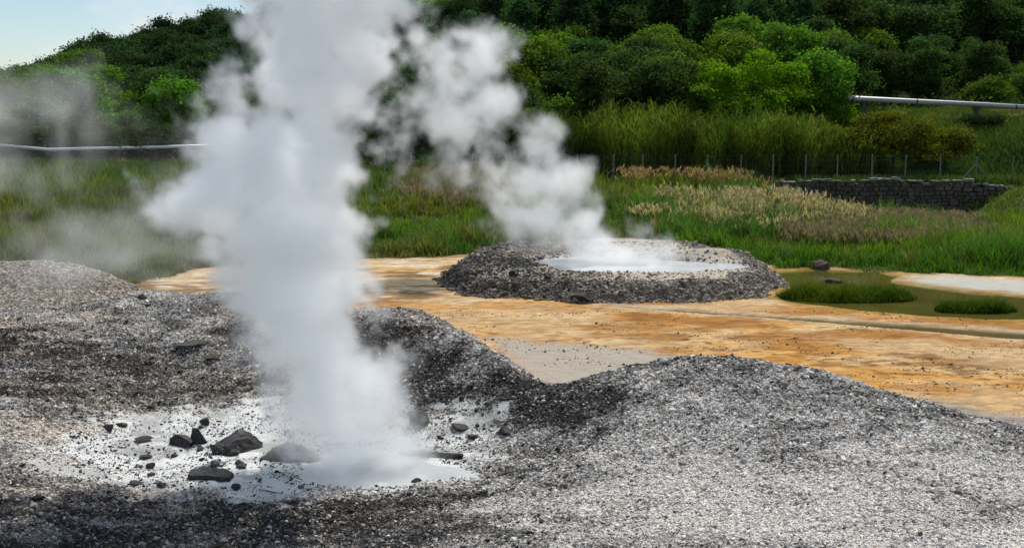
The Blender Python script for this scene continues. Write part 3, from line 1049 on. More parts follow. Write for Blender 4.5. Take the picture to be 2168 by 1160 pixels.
def crown_mesh(name, blobs, n, leaf, c_dark, c_light, up=0.5, rng=None):
    """leaf faces gathered in sprays over and inside a set of ellipsoid clumps"""
    rng = rng or RNG
    B = np.array(blobs)
    vol = B[:, 3] * B[:, 4] * B[:, 5]
    w = vol ** 0.67
    k = rng.choice(len(B), n, p=w / w.sum())
    # sprays
    ns = max(8, n // 13)
    kb = rng.choice(len(B), ns, p=w / w.sum())
    d = rng.normal(0, 1, (ns, 3))
    d[:, 2] = d[:, 2] * 0.9 + 0.25
    d /= np.linalg.norm(d, axis=1)[:, None]
    r = rng.random(ns) ** 0.33
    r = 0.45 + 0.62 * r + 0.16 * rng.normal(0, 1, ns) * (rng.random(ns) < 0.4)
    ctr_ = B[kb, :3] + d * B[kb, 3:6] * r[:, None]
    tone = rng.uniform(0, 1, ns)
    s = rng.integers(0, ns, n)
    sprd = leaf * 2.2
    p = ctr_[s] + rng.normal(0, 1, (n, 3)) * sprd * np.array([1, 1, 0.55]) * rng.uniform(0.6, 1.5, ns)[s][:, None]
    nrm = d[s] * 0.8 + rng.normal(0, 0.42, (n, 3)) + np.array([0, 0, up])
    nrm /= np.linalg.norm(nrm, axis=1)[:, None]
    t = np.cross(nrm, rng.normal(0, 1, (n, 3)))
    t /= np.linalg.norm(t, axis=1)[:, None] + 1e-9
    b = np.cross(nrm, t)
    sz = leaf * rng.uniform(0.6, 1.3, n)[:, None]
    V = np.stack([p - t * sz, p - b * sz * 0.5 + nrm * sz * 0.15, p + t * sz, p + b * sz * 0.5 + nrm * sz * 0.15], 1)
    f = np.clip(0.65 * tone[s] + 0.35 * rng.random(n), 0, 1)[:, None]
    cols = np.array(c_dark) * (1 - f) + np.array(c_light) * f
    return np_mesh(name, V.reshape(-1, 3), np.arange(4 * n), 4, M_LEAF, np.repeat(cols, 4, 0))


def tree_blobs(kind, rng):
    out = []
    if kind == 'conical':
        for i in range(11):
            f = i / 10
            r = 1.75 * (1 - f) ** 0.8 + 0.25
            a = rng.uniform(0, 6.28)
            out.append((math.cos(a) * r * 0.4, math.sin(a) * r * 0.4, 1.6 + 6.2 * f, r, r, 0.62))
    elif kind == 'round':
        for i in range(28):
            a = rng.uniform(0, 6.28)
            q = rng.uniform(0.3, 1.0)
            zz = rng.uniform(-1, 1)
            out.append((math.cos(a) * 2.2 * q, math.sin(a) * 2.2 * q, 3.7 + 2.3 * zz * (1 - 0.3 * q), *(rng.uniform(0.5, 1.0, 2)), rng.uniform(0.35, 0.65)))
    elif kind == 'bushy':
        for i in range(20):
            a = rng.uniform(0, 6.28)
            q = rng.uniform(0.2, 1.0)
            out.append((math.cos(a) * 1.9 * q, math.sin(a) * 1.9 * q, 0.7 + (1 - q * 0.6) * rng.uniform(0.3, 2.6), *(rng.uniform(0.45, 0.85, 2)), rng.uniform(0.35, 0.6)))
    elif kind == 'upright':
        for i in range(22):
            a = rng.uniform(0, 6.28)
            f = rng.random()
            q = 1.2 * math.sin(math.pi * (0.15 + 0.8 * f))
            out.append((math.cos(a) * q, math.sin(a) * q, 2.0 + 5.6 * f, *(rng.uniform(0.5, 0.85, 2)), rng.uniform(0.45, 0.7)))
    return out


def trunk_mesh(name, blobs, rng, r0=0.16):
    bm = bmesh.new()
    topz = max(b[2] for b in blobs)
    bend = (rng.normal(0, .15), rng.normal(0, .15))
    pts = [(bend[0] * f * 2, bend[1] * f * 2, -0.4 + (topz * 0.92 + 0.4) * f) for f in (0, 0.12, 0.3, 0.5, 0.75, 1)]
    rad = [r0 * k for k in (1.35, 1.0, 0.85, 0.65, 0.4, 0.12)]
    tube(bm, pts, rad)
    for b in blobs[:9]:
        f = min(0.75, max(0.15, (b[2] * 0.6) / topz))
        base = Vector((bend[0] * f * 2, bend[1] * f * 2, -0.4 + (topz * 0.92 + 0.4) * f))
        tip = Vector(b[:3])
        mid = base.lerp(tip, 0.5) + Vector((0, 0, -0.15))
        tube(bm, [base, mid, tip], [r0 * 0.42, r0 * 0.28, r0 * 0.07], 5)
    me = bpy.data.meshes.new(name)
    bm.to_mesh(me)
    bm.free()
    me.materials.append(M_BARK)
    me.polygons.foreach_set('use_smooth', [True] * len(me.polygons))
    return me


KINDS = {}


def tree_kind(key, form, n, leaf, cd, cl, variants=2):
    rng = np.random.default_rng(abs(hash_(key)) % 10000)
    KINDS[key] = []
    for _ in range(variants):
        bl = tree_blobs(form, rng)
        KINDS[key].append((crown_mesh(key + '_crown', bl, n, leaf, cd, cl, rng=rng), trunk_mesh(key + '_trunk', bl, rng)))


def hash_(s):
    h = 7
    for ch in s:
        h = (h * 31 + ord(ch)) % 1000003
    return h


tree_kind('dark_round', 'round', 9000, 0.155, (0.012, 0.030, 0.012), (0.085, 0.165, 0.040), 3)  # dark kinds: leaf colour deepened for the shade of the backlit wood
tree_kind('dark_upright', 'upright', 8500, 0.15, (0.010, 0.028, 0.014), (0.072, 0.150, 0.048), 3)
tree_kind('dark_conical', 'conical', 8000, 0.14, (0.008, 0.022, 0.012), (0.050, 0.110, 0.040), 2)
tree_kind('mid_round', 'round', 9000, 0.155, (0.026, 0.062, 0.010), (0.17, 0.30, 0.028), 3)
tree_kind('mid_bushy', 'bushy', 7000, 0.145, (0.028, 0.064, 0.010), (0.165, 0.27, 0.028), 3)
tree_kind('bright_bushy', 'bushy', 6500, 0.13, (0.045, 0.085, 0.010), (0.100, 0.160, 0.012), 2)
tree_kind('low_dark', 'bushy', 5500, 0.13, (0.022, 0.044, 0.016), (0.085, 0.125, 0.045), 2)
tree_kind('dark_bushy', 'bushy', 7000, 0.15, (0.010, 0.026, 0.012), (0.055, 0.105, 0.036), 3)
tree_kind('grey_bushy', 'bushy', 5500, 0.13, (0.035, 0.060, 0.024), (0.110, 0.140, 0.060), 2)


def place_tree(name, key, x, y, s, label, cat, group, sz=None, sink=0.0):
    cm, tm = random.choice(KINDS[key])
    s *= 1.12
    t = empty(name, (x, y, gz(x, y) - sink))
    t.rotation_euler.z = random.uniform(0, 6.28)
    t.scale = (s, s, sz or s * random.uniform(0.9, 1.12))
    tag(t, label, cat, group)
    mesh_obj('crown', cm, t)
    mesh_obj('trunk', tm, t)
    return t


TREE_POS = []


def free_spot(x, y, d):
    for (a, b, e) in TREE_POS:
        if (a - x) ** 2 + (b - y) ** 2 < ((d + e) * 0.5) ** 2:
            return False
    TREE_POS.append((x, y, d))
    return True


def wood():
    count = 0
    cand = []
    y = 95.0
    row = 0
    extra = [(x, y) for y in (140, 145, 150, 155, 160) for x in np.arange(-80, -28, 2.9)]
    while y < 178:
        st = 4.7 + (y - 95) * 0.012
        x = -0.50 * y + (row % 2) * st * 0.5
        while x < 0.50 * y:
            cand.append((x + random.uniform(-1.3, 1.3), y + random.uniform(-1.2, 1.2)))
            x += st
        y += st * 0.86
        row += 1
    cand += [(x + random.uniform(-1, 1), y + random.uniform(-1.5, 1.5)) for x, y in extra]
    cand.sort(key=lambda p: p[1])
    for x, y in cand:
        z = gz(x, y)
        u, v = project(x, y, z + 5)
        ub, vb = project(x, y, z)
        if not (-60 < u < 2230) or v < -35 or v > 330:
            continue
        # the grassy gap under the right-hand pipe
        if u > 1790 and y < 99.5:
            continue
        if y < 97 and 300 < u < 2168 and False:
            continue
        # behind the solid part of the tall steam column nothing shows
        if 520 < u < 740 and random.random() < 0.6:
            continue
        if count >= 330 or not free_spot(x, y, 2.7 if u < 560 and y > 136 else 3.6):
            continue
        n = fbm(np.array([x * 0.05]), np.array([y * 0.05]), 3, 211)[0]
        if u < 560:                                               # left hill
            ridge = y > 138 or (y > 120 and u > 240)
            if ridge:
                key = 'dark_bushy'
                lab, grp = 'dark bushy tree in the close wood on the ridge left of the steam column', 'trees of the left ridge'
                s = random.uniform(0.95, 1.3) if key == 'dark_bushy' else random.uniform(0.7, 0.9)
            else:
                key = random.choice(['mid_bushy', 'mid_round', 'mid_bushy', 'grey_bushy'] if n > 0.42 else ['dark_round', 'mid_bushy'])
                lab, grp = 'green shrubby tree on the slope above the thin white pipe', 'trees above the white pipe'
                s = random.uniform(0.7, 1.0)
            if key == 'grey_bushy':
                lab, grp = 'greyish green shrub on the slope above the thin white pipe', 'grey shrubs above the white pipe'
        elif u < 1060:
            key = random.choice(['dark_round', 'dark_upright', 'mid_round'] if y > 112 else ['dark_round', 'mid_bushy'])
            lab, grp = 'dark green tree on the slope behind the second steam plume', 'trees behind the second plume'
            if key in ('mid_round', 'mid_bushy'):
                lab, grp = 'mid green tree on the slope behind the second steam plume', 'mid green trees behind the second plume'
            s = random.uniform(0.85, 1.1)
        else:
            if y > 122 + 8 * (n - 0.5):
                key = random.choice(['dark_round', 'dark_upright', 'dark_conical', 'dark_upright'])
                lab, grp = {'dark_round': ('dark round crowned tree in the upper wood on the right hillside', 'round trees of the upper wood'),
                            'dark_upright': ('dark narrow tree in the upper wood on the right hillside', 'narrow trees of the upper wood'),
                            'dark_conical': ('blackish green conical tree in the upper wood on the right hillside', 'conical trees of the upper wood')}[key]
                s = random.uniform(1.0, 1.3)
            else:
                key = random.choice(['mid_round', 'mid_round', 'mid_bushy', 'dark_round'] if u < 1850 else ['mid_bushy', 'dark_round', 'mid_bushy'])
                lab, grp = 'mid green leafy tree on the lower slope behind the cane bed', 'trees of the lower slope'
                if key == 'dark_round':
                    lab, grp = 'darker green tree standing among the leafy trees of the lower slope', 'darker trees of the lower slope'
                if u > 1850:
                    lab, grp = 'low green shrub on the slope above the raised steel pipe', 'shrubs above the steel pipe'
                    s = random.uniform(0.6, 0.85)
                else:
                    s = random.uniform(0.85, 1.1)
        place_tree('shrub' if 'bushy' in key else 'tree', key, x, y, s, lab, 'shrub' if 'bushy' in key else 'tree', grp)
        count += 1
    print('wood', count, max(p[1] for p in TREE_POS))


# ---- the trees one can point to
def special(name, blobs, n, leaf, cd, cl, u, v, Y, label, cat, r0=0.16, seed=1):
    rng = np.random.default_rng(seed)
    x, y, _ = at(u, v, Y)
    t = empty(name, (x, y, gz(x, y)))
    tag(t, label, cat)
    mesh_obj('crown', crown_mesh(name + '_crown', blobs, n, leaf, cd, cl, rng=rng), t)
    mesh_obj('trunk', trunk_mesh(name + '_trunk', blobs, rng, r0), t)
    TREE_POS.append((x, y, max(abs(b[0]) + b[3] for b in blobs)))
    return t


def blob_field(rng, n, w, d, h, zb, r):
    """clumps filling a broad dome w x d x h above zb"""
    out = []
    for _ in range(n):
        a = rng.uniform(0, 6.28)
        q = math.sqrt(rng.random())
        top = h * math.sqrt(max(0.05, 1 - 0.8 * q * q))
        out.append((math.cos(a) * q * w, math.sin(a) * q * d, zb + top * rng.uniform(0.35, 1.0), r * rng.uniform(0.8, 1.3), r * rng.uniform(0.8, 1.3), r * rng.uniform(0.5, 0.8)))
    return out


rs = np.random.default_rng(5)
special('broad_tree', blob_field(rs, 70, 7.6, 3.6, 5.6, 1.8, 0.95), 30000, 0.135, (0.045, 0.100, 0.006), (0.21, 0.33, 0.010), 1600, 250, 93.5,
        'broad bright yellow green tree spreading behind the cane bed', 'tree', 0.24, 3)
special('broad_shrub', blob_field(rs, 48, 5.8, 2.2, 4.2, 0.15, 0.85), 22000, 0.12, (0.050, 0.082, 0.008), (0.25, 0.29, 0.022), 1890, 370, 82.5,
        'wide olive green shrub behind the fence above the stone wall', 'shrub', 0.14, 4)
special('small_tree', blob_field(rs, 18, 2.6, 2.0, 3.4, 1.2, 0.8), 9000, 0.10, (0.035, 0.070, 0.010), (0.13, 0.20, 0.016), 1120, 330, 89.5,
        'green tree just behind the cane at the right edge of the second plume', 'tree', 0.16, 6)
special('round_bush', blob_field(rs, 12, 1.7, 1.0, 0.9, 0.15, 0.5), 4500, 0.08, (0.018, 0.040, 0.014), (0.045, 0.080, 0.026), 2075, 262, 89.0,
        'low dark rounded bush on the grass below the steel pipe', 'bush', 0.06, 7)
special('leafy_bush', blob_field(rs, 16, 2.4, 1.2, 2.4, 0.2, 0.7), 8000, 0.085, (0.045, 0.085, 0.010), (0.100, 0.155, 0.016), 1980, 300, 86.5,
        'small bright green bush rising behind the olive shrub', 'bush', 0.08, 8)
special('white_flower_shrub', blob_field(rs, 12, 1.6, 1.2, 2.2, 0.3, 0.6), 5500, 0.09, (0.060, 0.085, 0.035), (0.17, 0.20, 0.12), 325, 255, 112,
        'pale blossoming shrub half way up the slope above the white pipe', 'shrub', 0.08, 9)
for _u in range(-40, 470, 30):
    _x, _y, _ = at(_u + random.uniform(-8, 8), 340, 89 + random.uniform(-1, 1.5))
    place_tree('shrub', 'low_dark', _x, _y, random.uniform(0.65, 0.9), 'low dark shrub in the hedge line just behind the thin white pipe', 'shrub', 'dark shrubs behind the white pipe')
wood()


def undergrowth():
    """scrub between the trees: one leafy mass"""
    n = 90000
    y = RNG.uniform(84, 176, n)
    x = RNG.uniform(-0.52, 0.52, n) * y
    k = RNG.integers(0, n // 26, n)
    x, y = x[k] + RNG.normal(0, 0.5, n), y[k] + RNG.normal(0, 0.5, n)
    u, v = project(x, y, ground_z(x, y))
    keep = ~((u > 1780) & (y < 97)) & ~((u > 1130) & (u < 2060) & (y < 92)) & ~((u < 700) & (y < 90))
    x, y, k = x[keep], y[keep], k[keep]
    n = len(x)
    dome = RNG.random(n // 1)
    z = ground_z(x, y) + dome * (0.5 + 1.1 * ((k * 7919) % 100) / 100)
    nrm = RNG.normal(0, 0.6, (n, 3)) + np.array([0, -0.2, 0.8])
    nrm /= np.linalg.norm(nrm, axis=1)[:, None]
    t = np.cross(nrm, RNG.normal(0, 1, (n, 3)))
    t /= np.linalg.norm(t, axis=1)[:, None]
    b = np.cross(nrm, t)
    p = np.stack([x, y, z], 1)
    sz = RNG.uniform(0.10, 0.24, n)[:, None]
    V = np.stack([p - t * sz, p - b * sz * .6, p + t * sz, p + b * sz * .6], 1)
    f = (((k * 104729) % 100) / 100)[:, None] * 0.6 + RNG.random((n, 1)) * 0.4
    deep = sstep(105, 130, y)[:, None]
    cols = np.array((0.016, 0.038, 0.009)) * (1 - f) + np.array((0.070, 0.115, 0.022)) * f
    cols *= (1 - 0.55 * deep)
    me = np_mesh('undergrowth', V.reshape(-1, 3), np.arange(4 * n), 4, M_LEAF, np.repeat(cols, 4, 0))
    tag(mesh_obj('undergrowth', me), 'low scrub covering the slope between the trees', 'undergrowth', kind='stuff')


undergrowth()


def bank_grass():
    """rough grass on the slope at the right, round the pipe and behind the fence"""
    n = 90000
    y = RNG.uniform(77.5, 101, n)
    x = RNG.uniform(20, 52, n)
    xl = RNG.uniform(-42, -4, n // 2)
    yl = RNG.uniform(76, 95, n // 2)
    x, y = np.concatenate([x, xl]), np.concatenate([y, yl])
    n = len(x)
    a = fbm(x * 0.2, y * 0.3, 4, 221)[:, None]
    cols = np.array((0.040, 0.090, 0.022)) * (1 - a) + np.array((0.105, 0.135, 0.030)) * a
    straw = (fbm(x * 0.3, y * 0.3, 3, 231) > 0.6) & (y > 84)
    cols[straw] = (0.21, 0.17, 0.09)
    cols *= RNG.uniform(0.55, 1.35, (n, 1))
    P = blades('b', x, y, RNG.uniform(0.3, 0.8, n), np.full(n, 0.065), RNG.uniform(0.1, 0.8, n), cols, M_GRASS)
    me = np_mesh('bank_grass', P[0], P[1], P[2], M_GRASS, P[3])
    tag(mesh_obj('bank_grass', me), 'rough grass on the bank behind the fence and under the pipes', 'grass', kind='stuff')


bank_grass()


# ---------------------------------------------------------------- wire fence
def box(bm, c, s, rz=0.0, tilt=None):
    vs = []
    for dz in (-1, 1):
        for dy in (-1, 1):
            for dx in (-1, 1):
                p = Vector((dx * s[0] / 2, dy * s[1] / 2, dz * s[2] / 2))
                if tilt:
                    p.rotate(tilt)
                vs.append(bm.verts.new(p + Vector(c)))
    for f in BOXF:
        bm.faces.new([vs[i] for i in f])


def wire_fence():
    root = empty('wire_fence', (at(1500, 385, 78)[0], 78, gz(at(1500, 385, 78)[0], 78)))
    tag(root, 'long wire fence on thin grey posts before the cane and above the wall', 'fence')
    ox, oy, oz = root.location
    us = [815, 871, 928, 1000, 1070, 1140, 1222, 1298, 1360, 1429, 1497, 1567, 1636, 1705, 1772, 1846, 1915, 1990, 2065, 2142, 2215]
    tops = []
    for i, u in enumerate(us):
        x, y, _ = at(u, 380, 78.4)
        z = gz(x, y)
        h = 2.0 if u < 2000 else 1.9
        bm = bmesh.new()
        tube(bm, [(0, 0, -0.3), (0, 0, h - 0.02), (0, 0, h)], [0.050, 0.047, 0.025], 8)
        o = bm_obj('post', bm, M_POST, root, loc=(x - ox, y - oy, z - oz))
        o.rotation_euler = (random.uniform(-.02, .02), random.uniform(-.025, .025), 0)
        tops.append((x - ox, y - oy, z - oz, h))
    for i in (10, 18):
        x, y, z, h = tops[i]
        for sgn in (-1, 1):
            bm = bmesh.new()
            tube(bm, [(x + sgn * 1.25, y, z - 0.1), (x, y, z + h * 0.72)], [0.04, 0.04], 6)
            bm_obj('brace', bm, M_POST, root)
    bm = bmesh.new()
    for f in (0.06, 0.25, 0.44, 0.63, 0.82, 0.97):
        tube(bm, [(x, y - 0.07, z + h * f) for x, y, z, h in tops], [0.0045] * len(tops), 4)
    for (a, b) in zip(tops, tops[1:]):
        m = 11
        for k in range(m):
            for d in (0, 1):
                f0, f1 = k / m, (k + (1 if d else -1)) / m
                f1 = min(1, max(0, f1 + (0.0)))
                p0 = [a[j] + (b[j] - a[j]) * f0 for j in range(4)]
                p1 = [a[j] + (b[j] - a[j]) * f1 for j in range(4)]
                tube(bm, [(p0[0], p0[1] - 0.075, p0[2] + 0.1), (p1[0], p1[1] - 0.075, p1[2] + p1[3] * 0.95)], [0.0022, 0.0022], 3)
    bm_obj('wire_netting', bm, M_WIRE, root)


wire_fence()


# ---------------------------------------------------------------- stone retaining wall
def stone_wall():
    root = empty('stone_wall', (27, 77.2, 0))
    tag(root, 'dark dry stone retaining wall under the right part of the wire fence', 'wall')
    rng = random.Random(4)
    x0, x1 = at(1640, 400, 77.4)[0], at(2135, 400, 77.4)[0]
    top = 1.62
    bm = bmesh.new()
    box(bm, ((x0 + x1) / 2 - 27 - 1.2, 0.42, top / 2 - 1.2), (x1 - x0 - 2.4, 0.5, top + 2.0))

    def crest(x):
        f = (x - x0) / (x1 - x0)
        return top + 0.10 * math.sin(x * 0.9) * math.sin(x * 0.37 + 1) - 0.55 * max(0.0, (f - 0.80) / 0.20) ** 1.4
    z = -1.7
    while z < top + 0.12:
        h = rng.uniform(0.15, 0.32)
        x = x0 - rng.uniform(0, 0.3)
        while x < x1 - 0.1:
            w = rng.uniform(0.2, 0.85)
            if z + h * 0.6 > crest(x + w / 2):
                x += w
                continue
            vs = []
            hh = h * rng.uniform(0.8, 1.1)
            cx, cz = x + w / 2 - 27, z + hh / 2 + 0.05 * math.sin(x * 1.7 + z)
            dep = rng.uniform(0.12, 0.42)
            for dy in (-1, 1):
                for dz in (-1, 1):
                    for dx in (-1, 1):
                        k = 0.43 if dy < 0 else 0.49
                        vs.append(bm.verts.new((cx + dx * w * (k + rng.uniform(-.09, .03)), 0.12 + dy * dep * 0.5 + rng.uniform(-.04, .04), cz + dz * hh * (k + rng.uniform(-.10, .04)))))
            for f in ((0, 1, 3, 2), (4, 6, 7, 5), (0, 4, 5, 1), (2, 3, 7, 6), (0, 2, 6, 4), (1, 5, 7, 3)):
                bm.faces.new([vs[i] for i in f])
            x += w
        z += h
    bm_obj('masonry', bm, M_WALL, root)
    bm = bmesh.new()
    x = x0
    while x < x1:
        w = rng.uniform(0.25, 0.8)
        h = rng.uniform(0.06, 0.22)
        ct = crest(x + w / 2) + rng.uniform(-0.02, 0.03)
        vs = []
        for dy in (-1, 1):
            for dz in (0, 1):
                for dx in (-1, 1):
                    vs.append(bm.verts.new((x + w / 2 - 27 + dx * w * (0.45 + rng.uniform(-.08, .03)), 0.22 + dy * (0.30 + rng.uniform(-.06, .06)), ct - 0.02 + dz * h * rng.uniform(0.6, 1.1))))
        for f in ((0, 1, 3, 2), (4, 6, 7, 5), (0, 4, 5, 1), (2, 3, 7, 6), (0, 2, 6, 4), (1, 5, 7, 3)):
            bm.faces.new([vs[i] for i in f])
        x += w + (rng.uniform(0.0, 0.5) if rng.random() < 0.3 else 0.0)
    bm_obj('coping', bm, M_CAP, root)


stone_wall()


# ---------------------------------------------------------------- pipes
def pipe(name, px, r, mat, label, sup, joint_every, cat='pipe'):
    P = [Vector(at(*p)) for p in px]
    root = empty(name, P[0])
    tag(root, label, cat)
    o = P[0]
    bm = bmesh.new()
    tube(bm, [p - o for p in P], [r] * len(P), 14)
    bm_obj('tube', bm, mat, root, True)
    # joint collars
    for a, b in zip(P, P[1:]):
        n = max(1, int((b - a).length / joint_every))
        d = (b - a).normalized()
        for k in range(n):
            c = a.lerp(b, (k + 0.5) / n) - o
            bm = bmesh.new()
            tube(bm, [c - d * 0.05, c + d * 0.05], [r * 1.13, r * 1.13], 14)
            bm_obj('collar', bm, M_PIPE if mat is M_PIPE else M_DARKSTEEL, root)
    for (u, Y) in sup:
        # stand below the pipe
        for a, b in zip(P, P[1:]):
            ua, ub = project(*a)[0], project(*b)[0]
            if ua <= u <= ub:
                f = (u - ua) / (ub - ua)
                c = a.lerp(b, f)
                g = gz(c.x, c.y)
                bm = bmesh.new()
                hgt = c.z - r - g
                box(bm, (c.x - o.x, c.y - o.y, g - o.z + hgt / 2 - 0.1), (0.34, 0.26, hgt + 0.18))
                box(bm, (c.x - o.x, c.y - o.y, c.z - r - o.z - 0.03), (0.62, 0.5, 0.08))
                bm_obj('stand', bm, M_DARKSTEEL, root)
    return root


pipe('white_pipe', [(-420, 300, 86), (0, 308, 86), (102, 317, 86), (190, 315, 86), (330, 312, 86), (470, 308, 86)], 0.125, M_PIPE,
     'thin white insulated pipe running along the foot of the left slope', [(38, 86), (102, 86), (250, 86), (332, 86), (450, 86)], 5.0)
pipe('steel_pipe', [(1795, 208, 92), (1815, 209, 92), (2068, 222, 91), (2400, 241, 90)], 0.21, M_PIPE2,
     'thick grey steel pipe raised on dark stands at the right', [(1830, 92), (2068, 92), (2330, 91)], 6.0)


# ---------------------------------------------------------------- rocks one can point to
def rock_mesh(name, s, seed, mat, angular=0.5, sub=2):
    rng = np.random.default_rng(seed)
    bm = bmesh.new()
    bmesh.ops.create_icosphere(bm, subdivisions=sub, radius=1.0)
    planes = []
    for _ in range(11):
        d = rng.normal(0, 1, 3)
        d /= np.linalg.norm(d)
        planes.append((Vector(d), rng.uniform(0.42, 0.80)))
    for v in bm.verts:
        p = v.co.copy()
        for d, k in planes:
            q = p.dot(d)
            if q > k:
                p -= d * (q - k) * (0.72 + 0.28 * angular)
        p *= 1 + 0.035 * rng.normal()
        v.co = Vector((p.x * s[0] * 0.74, p.y * s[1] * 0.74, p.z * s[2] * 0.74))
    me = bpy.data.meshes.new(name)
    bm.to_mesh(me)
    bm.free()
    me.materials.append(mat)
    return me


def hit_ground(u, v):
    dx, dz = ray(u, v)
    prev = 12.0
    Y = 12.0
    while Y < 60:
        if H + dz * Y < gz(dx * Y, Y):
            lo, hi = prev, Y
            for _ in range(12):
                m = (lo + hi) / 2
                if H + dz * m < gz(dx * m, m):
                    hi = m
                else:
                    lo = m
            return dx * hi, hi
        prev = Y
        Y += 0.1
    return dx * Y, Y


ROCKS = [
    # u, v of the foot, width px, height px, label, colour
    (380, 946, 52, 30, 'black wet boulder, left half of the touching pair on the white clay', 0),
    (414, 940, 46, 36, 'black wet boulder, right half of the touching pair on the white clay', 0),
    (431, 900, 22, 22, 'small pointed black stone standing alone beyond the touching boulder pair', 0),
    (316, 991, 22, 14, 'small black stone alone on white clay left of the flat slab', 0),
    (228, 912, 30, 16, 'black stone at the left end of the dark line of rubble', 0),
    (258, 903, 28, 10, 'low dark fragment beside the black stone at the clay edge', 1),
    (456, 989, 24, 18, 'small square black block just behind the flat slab', 0),
    (506, 983, 20, 14, 'pointed black chip behind the right end of the flat slab', 0),
    (512, 991, 26, 8, 'thin black sliver lying under the pointed chip', 0),
    (499, 1038, 24, 20, 'square black block in front of the right end of the flat slab', 0),
    (462, 962, 44, 26, 'jagged black rock at the foot of the dark mud hump', 0),
    (490, 966, 30, 18, 'dark rock between the mud hump and the steam', 0),
    (888, 906, 52, 38, 'large black boulder at the right edge of the steam column', 0),
    (1068, 922, 30, 20, 'dark stone at the foot of the black scree right of the steam', 0),
    (970, 912, 36, 12, 'flat dark fragment on pale clay right of the steam', 1),
    (1002, 930, 26, 10, 'small flat dark fragment right of the larger flat one', 1),
    (925, 964, 22, 10, 'small dark stone resting behind the black plank', 0),
    (882, 1022, 22, 16, 'black lump at the right end of the dark rim before the puddle', 0),
    (76, 1060, 28, 14, 'dark stone alone on brown gravel near the left foreground', 0),
    (300, 936, 44, 10, 'low dark fragment left of the touching boulders', 1),
    (369, 968, 14, 9, 'tiny dark pebble in front of the touching boulders', 0),
    (306, 972, 30, 9, 'brownish fragment on the clay between slab and gravel bank', 1),
    (396, 740, 62, 14, 'long dark fragment on the middle of the left gravel bank', 1),
    (452, 763, 34, 16, 'dark stone on the left gravel bank near the steam', 1),
    (340, 1030, 26, 10, 'low dark stone at the near edge of the white clay', 1),
    (280, 1026, 24, 9, 'flat brown stone at the near edge of the white clay', 1),
    (1236, 641, 42, 24, 'dark boulder at the foot of the pool bank', 1),
    (1062, 1008, 22, 12, 'brown stone on pale gravel right of the puddle', 1),
    (1406, 770, 18, 12, 'pale stone on the crest of the right mound', 2),
    (1618, 774, 18, 10, 'whitish stone on the far crest of the right mound', 2),
    (300, 634, 20, 12, 'dark stone on the rim of the left gravel bank', 1),
]
M_MUD = rock_material('baked_mud', (0.014, 0.013, 0.012), (0.085, 0.080, 0.074), 16.0, 0.85, 0.05)
M_PALEROCK = rock_material('pale_rock', (0.30, 0.29, 0.27), (0.55, 0.54, 0.50), 8.0)


